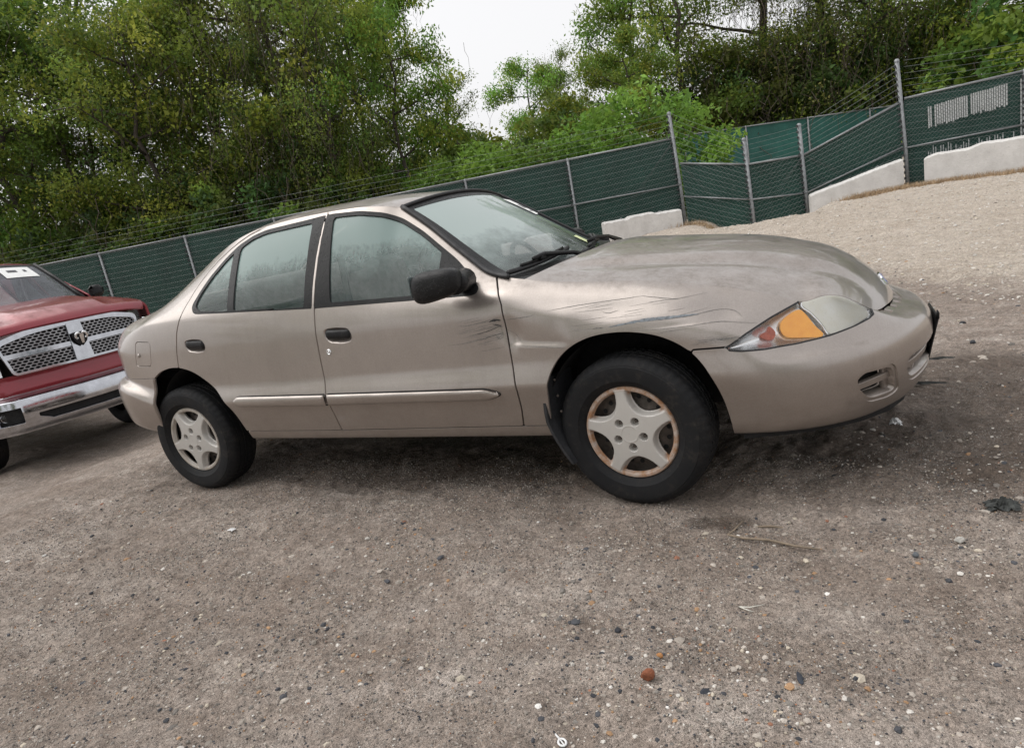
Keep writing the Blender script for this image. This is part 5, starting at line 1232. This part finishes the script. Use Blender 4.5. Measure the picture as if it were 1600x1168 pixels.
# wheel housings, floor pan, engine-bay mass
for sg in (-1, 1):
    for cx, rr, z0, y0, y1 in ((.01, .372, .345, .795, .46), (-2.50, .352, .385, .775, .44)):
        mb = MB(); pr = []
        for k in range(25):
            a = math.pi*1.08*k/24-.12; pr.append((cx+rr*math.cos(a), z0+rr*math.sin(a)))
        V = [(px_, sg*y0, pz_) for px_, pz_ in pr]+[(px_, sg*y1, pz_) for px_, pz_ in pr]; n = len(pr)
        mb.add(V, [(i, i+1, n+i+1, n+i) for i in range(n-1)]); mb.add([(px_, sg*y1, pz_) for px_, pz_ in pr], [tuple(range(n))])
        mb.build('wheel_housing', M['dark'], car, True)
mb = MB().box((-1.27, 0, .335), (1.66, 1.48, .06)).box((-2.6, 0, .40), (.9, .86, .18)).box((-3.2, 0, .52), (.55, 1.1, .24)).box((-.05, 0, .46), (.9, .86, .34)).box((.45, 0, .50), (.25, 1.2, .34))
mb.box((-1.4, .1, .27), (2.3, .12, .08)).build('floor_pan', M['dark'], car)
mb = MB().box((-3.0, .45, .30), (.5, .28, .14), bev=.05).tube([(-2.75, .4, .30), (-2.2, .2, .28), (-.4, .1, .26)], .025).build('exhaust', M['steel'], car)
# mud flap behind the front wheel
for sg in (-1, 1):
    mb = MB(); rows = []
    for t in np.linspace(0, 1, 9):
        z = .55-.37*t; xo = -.335-.015*math.sin(t*3.0)+.10*max(0, t-.45)**1.3*1.6
        rows.append([(xo, sg*.846, z), (xo+.012, sg*.80, z+.004), (xo+.05+.03*t, sg*.66, z+.006)])
    V = [p for r_ in rows for p in r_]; mb.add(V, [(3*i+j, 3*i+j+1, 3*i+j+4, 3*i+j+3) for i in range(8) for j in range(2)])
    mb.add([(p[0]-.012, p[1], p[2]) for p in V], [(3*i+j+3, 3*i+j+4, 3*i+j+1, 3*i+j) for i in range(8) for j in range(2)])
    mb.add([q for r_ in rows for q in ((r_[0][0], r_[0][1], r_[0][2]), (r_[0][0]-.012, r_[0][1], r_[0][2]))], [(2*i, 2*i+2, 2*i+3, 2*i+1) for i in range(8)])
    fl = mb.build('mud_flap', M['flap'], car, True)
    for z in (.54, .47, .40): MB().lathe([(.0005, .004), (.005, .003), (.006, 0)], 10, 'z', Matrix.Translation((-.312+(.6-z)*.05, sg*.800, z)) @ Matrix.Rotation(R(90*sg*-1), 4, 'X')).build('flap_screw', M['steel'], fl, True)
# ------------------------------------------------------------------ mirrors
def mirror(sg):
    nu, nv = 28, 24; dx = -.13 if sg > 0 else 0.; c = Vector((-.678+dx, sg*.965, 1.012)); V = []; Fc = []
    for i in range(nu):
        for j in range(nv):
            a = -math.pi/2+math.pi*i/(nu-1); b = 2*math.pi*j/nv
            pw = lambda v, e: math.copysign(abs(v)**e, v)
            ex = pw(math.sin(a), .62); q = pw(math.cos(a), .55)
            x = ex*.112; y = q*pw(math.cos(b), .7)*.055; z = q*pw(math.sin(b), .62)*.062
            y += .006*(x/.112)**2; z *= 1.0-.13*(x/.112); z += .010*(x/.112)
            V.append((c.x+x, c.y+y*(1 if sg < 0 else 1), c.z+z))
    for i in range(nu-1):
        for j in range(nv): Fc.append((i*nv+j, i*nv+(j+1) % nv, (i+1)*nv+(j+1) % nv, (i+1)*nv+j))
    m_ = raw('side_mirror', V, Fc, M['plastic'], car)
    MB().tube([(-.60+dx, sg*.955, 1.005), (-.625+dx, sg*.86, 1.0), (-.655+dx*.6, sg*.765, 1.0)], [.045, .040, .050], 14).build('mirror_arm', M['plastic'], m_, True)
    MB().box((-.782+dx, sg*.967, 1.018), (.006, .070, .085), bev=.002).build('mirror_glass', M['rglass'], m_)
for sg in (-1, 1): mirror(sg)
# ------------------------------------------------------------------ wipers
def ws_pt(u, v, off=0.012):
    i = min(max(u, 0), 1)*(GW.shape[0]-1); j = (v+1)/2*(GW.shape[1]-1); i0 = int(min(i, GW.shape[0]-2)); j0 = int(min(j, GW.shape[1]-2)); a, b = i-i0, j-j0
    p = GW[i0, j0]*(1-a)*(1-b)+GW[i0+1, j0]*a*(1-b)+GW[i0, j0+1]*(1-a)*b+GW[i0+1, j0+1]*a*b
    return Vector(p)+Vector((.6, 0, .8))*off
for (v0, v1, u0, u1, pv) in ((-.97, -.22, .04, .16, -.36), (-.18, .80, .06, .17, .12)):
    wi = empty('wiper', ws_pt(0, pv)); wi.parent = car; inv = Matrix.Translation(-Vector(wi.location))
    bl = [inv @ ws_pt(u0+(u1-u0)*t, v0+(v1-v0)*t, .018) for t in np.linspace(0, 1, 14)]
    MB().tube(bl, .012, 6).build('wiper_blade', M['rubber_seal'], wi, True)
    MB().tube([b+Vector((.004, 0, .014)) for b in bl[2:-2]], .008, 6).build('blade_frame', M['plastic'], wi, True)
    mid = bl[6]+Vector((.012, 0, .028)); base = inv @ ws_pt(-.0, min(.92, v1+.06), .012); base = base+Vector((.055, 0, -.012))
    MB().tube([mid+Vector((-.01, -.10, -.006)), mid, mid*.5+base*.5+Vector((0, 0, .016)), base], [.009, .012, .010, .016], 8).build('wiper_arm', M['plastic'], wi, True)
    MB().box(bl[6]+Vector((.006, 0, .016)), (.03, .09, .022), bev=.006).build('blade_clip', M['plastic'], wi)
# ------------------------------------------------------------------ paper on the windshield
def ws_sheet(u0, u1, v0, v1, off, n=6):
    V = []; 
    for i in range(n+1):
        for j in range(n+1): V.append(ws_pt(u0+(u1-u0)*i/n, v0+(v1-v0)*j/n, off))
    return V, [(i*(n+1)+j, i*(n+1)+j+1, (i+1)*(n+1)+j+1, (i+1)*(n+1)+j) for i in range(n) for j in range(n)]
st = MB().add(*ws_sheet(.60, .86, .52, .86, .004)).build('windshield_label', M['paper'], wsh, True)
mb = MB()
for k in range(9): mb.add(*ws_sheet(.70, .76, .57+.026*k, .57+.026*k+.014, .0052, 1))
for k in range(14): mb.add(*ws_sheet(.645, .662, .55+.019*k, .55+.019*k+.008, .0052, 1))
tag(mb.build('label_print', M['ink'], wsh), kind='stuff')
M['yellow_tag'] = simple('pale_yellow_tag', (.62, .68, .38), .6, var=.15, scale=60)
MB().add(*ws_sheet(.16, .27, .30, .42, .003)).build('inspection_sticker', M['yellow_tag'], wsh, True)
# ------------------------------------------------------------------ front plate bracket, hanging a little loose
mb = MB().box((1.107, .0, .432), (.009, .28, .19), Matrix.Rotation(R(13), 3, 'Y'), .004)
pb = mb.build('plate_bracket', M['plastic'], car)
mb = MB().tube([(1.124, -.137, .512), (1.127, -.138, .535), (1.124, -.137, .548)], [.008, .006, .003], 6)
mb.build('bracket_tab', M['plastic'], pb, True)
# ------------------------------------------------------------------ cabin
def seat(x, y, wdt=.50, tilt=14):
    s = empty('seat', (x, y, .36)); s.parent = car
    MB().box((0, 0, .16), (.50, wdt, .17), Matrix.Rotation(R(-6), 3, 'Y'), .06).build('seat_cushion', M['seat'], s, True)
    rot = Matrix.Rotation(R(-tilt), 3, 'Y')
    MB().box((-.31, 0, .48), (.15, wdt*.94, .62), rot, .055).build('backrest', M['seat'], s, True)
    if wdt < .7: MB().box((-.41, 0, .86), (.09, .26, .17), rot, .035).build('headrest', M['seat'], s, True)
seat(-1.05, -.36); seat(-1.05, .36); seat(-1.92, 0, 1.18, 20)
mb = MB()
for v in np.linspace(-1, 1, 13):
    a = abs(v); mb.add([], [])
dv = []
for v in np.linspace(-1, 1, 15):
    a = abs(v); dv += [(-.34-.12*a*a, .70*v, .952), (-.62, .70*v, .945), (-.70, .70*v, .90), (-.68, .70*v, .60)]
mb.add(dv, [(4*i+k, 4*i+k+1, 4*i+k+5, 4*i+k+4) for i in range(14) for k in range(3)])
mb.box((-.64, .36, .965), (.16, .36, .06), bev=.025)
mb.build('dashboard', M['inside'], car, True)
sw = MB(); ring = [Vector((.185*math.cos(t)*0, .185*math.cos(t), .185*math.sin(t))) for t in np.linspace(0, 2*math.pi, 33)]
rt = Matrix.Rotation(R(-24), 3, 'Y'); cst = Vector((-.83, .36, .90))
sw.tube([cst+rt @ p for p in ring], .015, 8, False); sw.tube([cst+rt @ Vector((0, -.17, 0)), cst, cst+rt @ Vector((0, .17, 0))], .018, 6); sw.tube([cst, cst+Vector((.2, 0, -.10))], .03, 8)
sw.build('steering_wheel', M['plastic'], car, True)
for sg in (-1, 1):
    MB().tube([(-1.42, sg*.60, 1.22), (-1.40, sg*.64, 1.0), (-1.38, sg*.68, .55)], .018, 5).build('seat_belt', M['inside'], car)
MB().box((-2.45, 0, .96), (.55, 1.15, .05), bev=.02).build('parcel_shelf', M['seat'], car, True)
MB().add([(-.98, -.09, 1.345), (-.98, .09, 1.345), (-.99, .09, 1.29), (-.99, -.09, 1.29), (-.95, -.09, 1.345), (-.95, .09, 1.345), (-.955, .09, 1.29), (-.955, -.09, 1.29)], [(0, 1, 2, 3), (4, 5, 6, 7), (0, 1, 5, 4), (3, 2, 6, 7), (0, 3, 7, 4), (1, 2, 6, 5)]).build('inside_mirror', M['plastic'], car)
# ------------------------------------------------------------------ red pickup behind the sedan
M['red'] = paint_mat('dark_red_paint', (.22, .010, .022), (.085, .045, .035), .35, .28, .6)
M['tglass'] = glass_mat('pickup_windshield', (.20, .22, .26), .45, False)
M['tchrome'] = simple('pickup_chrome', (.48, .49, .52), .12, 1, var=.12, rvar=.06)
M['mesh'] = simple('grille_mesh_dark_chrome', (.28, .28, .29), .3, .8, var=.2)
truck = empty('pickup_truck', (-6.0, .74, -.33), R(-7)); tag(truck, 'dark red pickup truck with chrome mesh grille and chrome bumper', 'truck')
def xf(y): y = np.abs(y); return -.085*(y/.62)**1.6-.30*np.clip((y-.66)/.34, 0, 2)**2.0
def fpatch(y0, y1, z0, z1, ny, nz, off=lambda y, z: 0*y):
    Yg, Zg = np.meshgrid(np.linspace(y0, y1, ny), np.linspace(z0, z1, nz), indexing='ij')
    p = Patch.grid(np.stack([xf(Yg)+off(Yg, Zg), Yg, Zg], 2))
    if p.N[:, 0].mean() < 0: p = Patch(p.V, -p.N, p.T[:, ::-1])
    p.A = p.V[:, [1, 2]]; return p
GO = rpoly([(-.665, 1.285, .06), (-.40, 1.352, .2), (0, 1.374, .2), (.40, 1.352, .2), (.665, 1.285, .06), (.60, .955, .04), (-.60, .955, .04)], .05)
GI = rpoly([(-.637, 1.245, .05), (-.39, 1.304, .2), (0, 1.324, .2), (.39, 1.304, .2), (.637, 1.245, .05), (.582, .974, .03), (-.582, .974, .03)], .05)
slope = lambda y, z: -.10*(z-.95)
FP = fpatch(-.70, .70, .92, 1.40, 190, 70, slope); y_, z_ = FP.A[:, 0], FP.A[:, 1]
gs = FP.clip(np.maximum(sdf(GO, y_, z_), -sdf(GI, y_, z_))).offset(.030).build('grille_surround', M['tchrome'], truck, .06)
FP.clip(sdf(GO, y_, z_)).offset(-.05).build('grille_backing', M['dark'], truck)
post = np.abs(y_)-(.072-.05*(z_-1.15)); FP.clip(np.maximum(post, sdf(GI, y_, z_)-.01)).offset(.040).build('grille_post', M['tchrome'], gs, .05)
for sg in (-1, 1):
    FP.clip(np.maximum(np.maximum(np.abs(z_-1.135)-.022, .075-sg*y_), sdf(GI, y_, z_)-.01)).offset(.024).build('grille_bar', M['tchrome'], gs, .05)
    for hi in (0, 1):
        q = fpatch(.07*sg if sg > 0 else -.64, .64 if sg > 0 else -.07, 1.150 if hi else .975, 1.315 if hi else 1.120, 220, 66, slope); a, b = q.A[:, 0], q.A[:, 1]
        px_, pz_ = .050, .026
        i = np.round(b/pz_); sh = (i % 2)*.5; u = (a/px_+sh); fr = u-np.round(u); dz = b/pz_-i
        hole = 1-np.sqrt((fr/.43)**2+(dz/.44)**2)                 # >0 inside a hole
        f = np.maximum(hole*.02, sdf(GI, a, b))
        tag(q.clip(f).offset(.0).build('grille_mesh', M['mesh'], gs, .016), kind='stuff')
# ram's-head shield
ec = Vector((.075, 0, 1.17)); EM = Matrix.Translation(ec) @ Matrix(((0, 0, 1, 0), (1, 0, 0, 0), (0, 1, 0, 0), (0, 0, 0, 1))) @ Matrix.Rotation(R(6), 4, 'X')
em = MB().prism([(-.062, .062), (.062, .062), (.066, .02), (.045, -.035), (0, -.075), (-.045, -.035), (-.066, .02)], EM @ Matrix.Translation((0, 0, -.035)), .035).build('emblem_shield', M['dark'], gs)
mb = MB()
mb.prism([(-.020, .030), (-.012, .045), (.012, .045), (.020, .030), (.014, -.02), (.010, -.048), (-.010, -.048), (-.014, -.02)], EM, .014)
mb.build('ram_head_face', M['chrome'], gs)
for sg in (-1, 1):
    pts = [EM @ Vector((sg*x, z, .006)) for x, z in ((.008, .046), (.026, .058), (.046, .048), (.054, .022), (.046, -.002), (.034, .002), (.036, .016))]
    MB().tube(pts, [.011, .014, .014, .012, .010, .007, .003], 8).build('ram_head_horn', M['chrome'], gs, True)
# hood
ht = [(-.12, -.78, 1.315), (-.20, -.82, 1.405), (-.5, -.84, 1.455), (-.9, -.85, 1.50), (-1.35, -.83, 1.52)]
hc = [(.02, 0, 1.372), (-.06, 0, 1.440), (-.35, 0, 1.520), (-.8, 0, 1.575), (-1.22, 0, 1.590)]
def tex(G, u, v):
    y = np.abs(G[..., 1]); return sstep(.03, .25, u)*(.030*(1-sstep(-.05, .05, y-(.40+.08*u)))-.012*np.exp(-((y-.52)/.07)**2))
GT = top_patch(ht, hc, 80, 121, 3.2, 1.8, tex); thood = top_obj(GT).build('hood', M['red'], truck, .03)
# fenders with arches, fascia, lamps
def tside(sg):
    xs = np.linspace(-.30, -1.5, 90); ts = np.linspace(0, 1, 50); G = np.zeros((90, 50, 3))
    for i, x in enumerate(xs):
        e = it([(-1.5, 1.495), (-.9, 1.47), (-.5, 1.43), (-.30, 1.405)], x); w0 = it([(-1.5, .835), (-.9, .855), (-.5, .845), (-.30, .825)], x); w1 = it([(-1.5, 1.0), (-.8, 1.01), (-.45, .985), (-.30, .93)], x)
        for j, t in enumerate(ts):
            if t < .3: a = t/.3*math.pi/2; G[i, j] = (x, -(w0+(w1-w0)*math.sin(a)), e-.10*(1-math.cos(a)))
            else: G[i, j] = (x, -(w1+.012*math.sin((t-.3)/.7*math.pi)), e-.10-(e-.10-.62)*(t-.3)/.7)
    p = Patch.grid(G)
    if p.N[:, 1].mean() > 0: p = Patch(p.V, -p.N, p.T[:, ::-1])
    p.A = p.V[:, [0, 2]]; f = .47-np.hypot(p.A[:, 0]+.92, p.A[:, 1]-.42); p = p.clip(f)
    return (p if sg < 0 else p.mirror()).build('fender', M['red'], truck, .03)
for sg in (-1, 1): tside(sg)
q = fpatch(-.97, .97, .74, .957, 90, 18, lambda y, z: -.02+.045*np.sin(np.clip((z-.74)/.25, 0, 1)*math.pi*2)*.4)
q.build('front_fascia', M['red'], truck, .02)
for sg in (-1, 1):
    q = fpatch(.665, .965, .97, 1.345, 40, 40, lambda y, z: -.05-.10*(z-.95)); q = q if sg > 0 else Patch(q.V*[1, -1, 1], q.N*[1, -1, 1], q.T[:, ::-1], q.A)
    o = q.build('headlight', M['lens'], truck, .03); q.offset(-.04).build('lamp_bowl', M['facet'], o)
    MB().lathe([(.001, .02), (.05, .01), (.065, -.02)], 20, 'z', Matrix.Translation((-.16, sg*.78, 1.16)) @ Matrix.Rotation(R(90), 4, 'Y')).build('lamp_bulb', M['facet'], o, True)
    c = q.clip(np.abs(q.A[:, 1]-1.335)-.012); c.offset(.004).build('lamp_brow', M['red'], o, .02)
# bumper
BO = rpoly([(-.34, .60, .03), (.34, .60, .03), (.40, .55, .02), (.40, .505, .02), (-.40, .505, .02), (-.40, .55, .02)], .02)
boff = lambda y, z: .10+.03*np.sin(np.clip((z-.43)/.35, 0, 1)*math.pi)-.10*sstep(.735, .79, z)-.03*sstep(0, .05, .05-(z-.43))
q = fpatch(-1.0, 1.0, .425, .785, 220, 60, boff); a, b = q.A[:, 0], q.A[:, 1]
slot = np.maximum(np.abs(a)-(.46+.10*sstep(.50, .56, b)), np.abs(b-.545)-.042)
fogs = np.maximum(np.abs(np.abs(a)-.76)-.085, np.abs(b-.60)-.075)
tb = q.clip(np.maximum(-slot, -fogs)).build('front_bumper', M['tchrome'], truck, .04)
q.clip(slot-.004).offset(-.04).build('bumper_slot', M['dark'], tb)
for sg in (-1, 1):
    s2 = np.maximum(np.abs(a-sg*.76)-.09, np.abs(b-.60)-.08); q.clip(s2).offset(-.05).build('fog_light_recess', M['dark'], tb)
    MB().lathe([(.001, .03), (.045, .022), (.055, 0)], 20, 'z', Matrix.Translation((-.12, sg*.755, .60)) @ Matrix.Rotation(R(90), 4, 'Y')).build('fog_light', M['lens'], tb, True)
    MB().lathe([(.001, .001), (.010, .0)], 10, 'z', Matrix.Translation((.068+(-.02 if sg > 0 else -.02), sg*.28, .685)) @ Matrix.Rotation(R(90), 4, 'Y')).build('bolt_hole', M['dark'], tb, True)
# cab, glass, bed
wt = [(-1.33, -.80, 1.52), (-1.50, -.785, 1.63), (-1.75, -.745, 1.82), (-2.05, -.69, 2.03)]; wc = [(-1.16, 0, 1.555), (-1.34, 0, 1.675), (-1.60, 0, 1.865), (-1.92, 0, 2.085)]
TWG = top_patch(wt, wc, 40, 41, 2.0, 2.0); tp_ = top_obj(TWG); g_ = np.maximum(np.maximum(np.abs(tp_.A[:, 1])-.94, .05-tp_.A[:, 0]), tp_.A[:, 0]-.955)
tws = tp_.clip(g_).build('windshield', M['tglass'], truck); tp_.clip(-g_).offset(.002).build('windshield_trim', M['trim'], tws, .012)
for sg in (1, -1): MB().tube([(x, -y*sg, z+.01) for x, y, z in wt], .022, 8).build('windshield_pillar', M['trim'], truck, True)
def tws_pt(u, v, off=.006):
    i = u*(TWG.shape[0]-1); j = (v+1)/2*(TWG.shape[1]-1); return Vector(TWG[int(i), int(j)])+Vector((.6, 0, .8))*off
V = [tws_pt(.68+.25*i/5, .32+.50*j/5) for i in range(6) for j in range(6)]
tl = raw('windshield_label', V, [(i*6+j, i*6+j+1, i*6+j+7, i*6+j+6) for i in range(5) for j in range(5)], M['paper'], tws)
mb = MB()
for k in range(8):
    v0 = .40+.042*k; mb.add([tws_pt(.80, v0, .009), tws_pt(.80, v0+.030, .009), tws_pt(.87, v0+.030, .009), tws_pt(.87, v0, .009)], [(0, 1, 2, 3)])
tag(mb.build('label_print', M['ink'], tws), kind='stuff')
tw_ = MB().tube([tws_pt(.03, -.75, .02), tws_pt(.07, -.3, .02), tws_pt(.10, .05, .02)], .010, 6).build('wiper', M['rubber_seal'], truck, True)
MB().tube([tws_pt(.03, .1, .02), tws_pt(.06, .4, .02), tws_pt(.09, .72, .02)], .010, 6).build('wiper', M['rubber_seal'], truck, True)
rt_ = [(-2.05, -.69, 2.03), (-2.3, -.70, 2.06), (-2.9, -.70, 2.06), (-3.35, -.68, 2.02)]; rc_ = [(-1.92, 0, 2.085), (-2.25, 0, 2.125), (-2.9, 0, 2.125), (-3.38, 0, 2.09)]
top_obj(top_patch(rt_, rc_, 30, 31, 3, 2)).build('roof', M['red'], truck, .03)
for sg in (-1, 1):
    # door skin with its window, built as one sheet bent in at the belt
    for nm, x0, x1 in (('front_door', -1.52, -2.48), ('rear_door', -2.485, -3.36)):
        xs = np.linspace(x0, x1, 40); ts = np.linspace(0, 1, 44); G = np.zeros((40, 44, 3))
        for i, x in enumerate(xs):
            for j, t in enumerate(ts):
                z = .62+t*1.42; zz = max(0, z-1.50); w = 1.005-.03*((z-1.1)/.5)**2*(z < 1.5)-.03*(z >= 1.5)*0; w = (1.0-.02*((z-1.1)/.4)**2) if z < 1.5 else .98-zz*.53
                G[i, j] = (x, -w, z)
        p = Patch.grid(G)
        if p.N[:, 1].mean() > 0: p = Patch(p.V, -p.N, p.T[:, ::-1])
        p.A = p.V[:, [0, 2]]; A0, A1 = p.A[:, 0], p.A[:, 1]
        front = (1.50+(-1.42-A0)*.80) if nm == 'front_door' else A0*0+3
        win = rpoly([(x0-.42 if nm == 'front_door' else x0-.05, 1.97), (x0-.08, 1.55), (x1+.06, 1.55), (x1+.07, 1.97)], .04); mm = (lambda k: k) if sg < 0 else (lambda k: k.mirror())
        body = np.maximum(A1-np.minimum(front, 2.04), -sdf(win, A0, A1)); dr = mm(p.clip(body)).build(nm, M['red'], truck, .02)
        mm(p.clip(np.maximum(sdf(win, A0, A1)-.004, A1-np.minimum(front, 2.04))).offset(-.008)).build('door_glass', M['tglass'], dr)
        mm(p.clip(np.maximum(np.abs(A1-1.30)-.018, np.abs(A0-(x1+.14))-.09)).offset(.02)).build('door_handle', M['chrome'], dr, .02)
    mr = MB().box((-1.66, sg*1.10, 1.60), (.11, .18, .15), None, .045).build('side_mirror', M['plastic'], truck, True)
    MB().tube([(-1.66, sg*.92, 1.54), (-1.66, sg*1.06, 1.57)], .03, 8).build('mirror_arm', M['plastic'], mr, True)
    bd = MB().box((-4.30, sg*.96, 1.08), (1.80, .10, .84), None, .03).build('bed_side', M['red'], truck, True)
MB().box((-5.18, 0, 1.08), (.06, 1.82, .84), None, .02).build('tailgate', M['red'], truck, True)
MB().box((-3.42, 0, 1.35), (.05, 1.84, 1.35), None, .02).build('cab_back', M['red'], truck, True)
MB().box((-2.7, 0, .62), (5.0, 1.5, .22)).box((-4.3, 0, .80), (1.75, 1.85, .05)).box((-.7, 0, .95), (.9, 1.1, .5)).build('chassis', M['dark'], truck)
for dx, dy in ((-1.06, -.76), (-1.06, .78), (-4.5, -.80), (-4.5, .80)):
    wl = empty('wheel', (dx, dy, .39)); wl.parent = truck; wl.rotation_euler = (0, 0, math.pi if dy > 0 else 0)
    pf = [(.22, .11), (.235, .125), (.30, .135), (.36, .128), (.385, .105), (.395, .07), (.387, .065), (.395, .06), (.396, 0)]; pf = pf+[(r, -h) for r, h in pf[-2::-1]]
    MB().lathe([(r, -h) for r, h in pf], 72, 'y', None, lambda k, i: -.008 if (k in (4, 5, 7, 8, 9, 11, 12) and (i+k) % 3 == 0) else 0).build('tyre', M['tyre'], wl, angle=40)
    MB().lathe([(.001, -.06), (.06, -.065), (.07, -.05), (.19, -.035), (.225, -.10), (.23, -.05)], 40, 'y').build('rim', M['mesh'], wl, True)
    sp_ = MB()
    for sgn in (1,):
        pr = [(dx*0+.47*math.cos(math.pi*k/20), .03+.47*math.sin(math.pi*k/20)) for k in range(21)]
        sp_.add([(x, -.14, z) for x, z in pr]+[(x, .22, z) for x, z in pr], [(k, k+1, 22+k, 21+k) for k in range(20)]); sp_.add([(x, .22, z) for x, z in pr], [tuple(range(21))])
    sp_.build('arch_liner', M['dark'], wl, True)
# ------------------------------------------------------------------ bits lying on the ground
def gz(x, y): return float(ground_z(np.array([x]), np.array([y]))[0])
def rock(label, x, y, s, col, seed, sq=(1, .8, .7), name='stone'):
    rg = np.random.default_rng(seed); n = 10; m = 14; V = []; 
    for i in range(n+1):
        for j in range(m):
            a = math.pi*i/n; b = 2*math.pi*j/m; d = np.array([math.sin(a)*math.cos(b), math.sin(a)*math.sin(b), math.cos(a)])
            V.append(d)
    V = np.array(V); k = np.ones(len(V))
    for q in range(9):
        u = rg.normal(0, 1, 3); u /= np.linalg.norm(u); k = np.minimum(k, rg.uniform(.62, .85)/np.maximum(V@u, .2))
    V = V*k[:, None]*np.array(sq)*s
    m_ = simple('rock_'+str(seed), col, .85, var=.35, scale=60, bmp=.5, bscale=200)
    o = raw(name, V, [(i*m+j, i*m+(j+1) % m, (i+1)*m+(j+1) % m, (i+1)*m+j) for i in range(n) for j in range(m)], m_, None, False); o.location = (x, y, gz(x, y)+s*sq[2]*.45); o.rotation_euler = (0, 0, seed)
    return tag(o, label, 'stone')
rock('rusty red stone, largest among the loose gravel', .25, -1.80, .021, (.22, .075, .035), 1, (1, .8, .95))
rock('brownish red stone near the white plastic key', .44, -2.02, .014, (.22, .085, .06), 2)
rock('orange pebble just behind the rusty red stone', .262, -1.715, .011, (.40, .19, .07), 3)
rock('black slate chip lying flat beside the rusty red stone', .40, -1.80, .016, (.030, .033, .042), 4, (1.2, .8, .35))
rock('long blue-black slate chip lying flat in the gravel', .62, -1.72, .021, (.032, .037, .048), 5, (1.3, .45, .28))
rock('dark blocky stone in the bare dirt ahead of the rusty red one', .115, -1.62, .014, (.03, .032, .038), 6, (.8, .7, .9))
rock('pale grey stone at the edge of the damp mud', 1.06, -1.02, .017, (.42, .40, .37), 7)
rock('bluish stone beside the tan pebble near the mud', .93, -1.12, .014, (.11, .12, .13), 8)
M['white_plastic'] = simple('white_plastic', (.72, .72, .72), .45, var=.08)
M['bark_light'] = simple('dry_twig', (.24, .19, .14), .9, var=.3, scale=40); M['pale_twig'] = simple('bleached_twig', (.62, .60, .54), .8, var=.1)
# forked bleached twig
t = empty('forked_twig', (.46, -1.44, gz(.46, -1.44)+.004)); tag(t, 'short bleached white forked twig on bare dirt', 'twig')
MB().tube([(-.045, -.010, 0), (-.015, -.002, .003), (.012, .002, .002), (.05, .016, .006)], [.0022, .0026, .0022, .0010], 5).build('stem', M['pale_twig'], t, True)
MB().tube([(-.015, -.002, .002), (.008, -.012, .002), (.025, -.016, .001)], [.002, .0016, .0008], 5).build('fork', M['pale_twig'], t, True)
# vine stick ahead of the front wheel
pts = [(.40, -.93), (.375, -.985), (.36, -1.03), (.42, -1.06), (.50, -1.065), (.58, -1.075), (.66, -1.09)]
st_ = MB().tube([(x-.5, y+1.03, gz(x, y)+.013) for x, y in pts], [.0025, .003, .0035, .0042, .0046, .0042, .003], 6).build('bent_stick', M['bark_light'], None, True); st_.location = (.5, -1.03, 0); tag(st_, 'thin bent brown vine stick lying ahead of the front wheel', 'stick')
st_ = MB().tube([(-.05, 0, .004), (.0, .004, .006), (.05, -.002, .004)], [.003, .005, .002], 5).build('wood_splinter', M['bark_light'], None, True); st_.location = (.50, -.96, gz(.5, -.96)); tag(st_, 'pale wood splinter above the bent vine stick', 'splinter')
# white plastic key-shaped piece
k_ = MB(); KM = Matrix.Translation((.10, -2.06, gz(.10, -2.06)+.003)) @ Matrix.Rotation(R(-40), 4, 'Z')
ring = [Vector((.012*math.cos(a), .009*math.sin(a), .003)) for a in np.linspace(0, 2*math.pi, 17)]
key = empty('plastic_key', (.10, -2.06, gz(.10, -2.06)+.002), R(140)); tag(key, 'small white plastic key-shaped piece on the gravel', 'litter')
MB().tube(ring, .003, 6, False).build('ring', M['white_plastic'], key, True); MB().tube([(-.012, 0, .003), (.012, 0, .003)], .002, 5).build('crossbar', M['white_plastic'], key, True)
MB().tube([(.012, 0, .003), (.042, .002, .004)], [.003, .002], 6).build('stem', M['white_plastic'], key, True)
# crumpled black rag-like debris
def crumple(name, label, x, y, sx, sy, sz, mat, seed, cat):
    rg = np.random.default_rng(seed); n = 13; V = []
    for i in range(n):
        for j in range(n):
            u, v = i/(n-1)*2-1, j/(n-1)*2-1; V.append((u*sx*(1+.2*rg.normal()), v*sy*(1+.2*rg.normal()), sz*max(0, 1-u*u)*(.25+.75*rg.random())*max(.1, 1-v*v)))
    o = raw(name, V, [(i*n+j, (i+1)*n+j, (i+1)*n+j+1, i*n+j+1) for i in range(n-1) for j in range(n-1)], mat, None, False); o.location = (x, y, gz(x, y)+.002); return tag(o, label, cat)
M['char'] = simple('weathered_black_plastic', (.035, .038, .036), .7, var=.6, scale=50)
crumple('plastic_scrap', 'crumpled charcoal plastic scrap on the damp mud', 1.22, -.76, .045, .035, .038, M['char'], 21, 'litter')
crumple('black_strip', 'torn black strip lying in front of the bumper', 1.27, 1.04, .10, .012, .018, M['char'], 22, 'litter')
crumple('rubber_strip', 'curled black strip under the plate bracket', 1.13, .50, .09, .010, .016, M['char'], 23, 'litter')
o = crumple('foil_wrapper', 'small white and blue foil wrapper below the front bumper', .97, .06, .022, .030, .030, M['white_plastic'], 24, 'litter')
crumple('paper_scrap', 'tiny white paper scrap on the dirt below the rear door', -1.96, -1.23, .018, .012, .008, M['white_plastic'], 25, 'litter')
crumple('paper_shred', 'white paper shred on the mud by the frame edge', 1.72, .12, .035, .018, .010, M['white_plastic'], 26, 'litter')
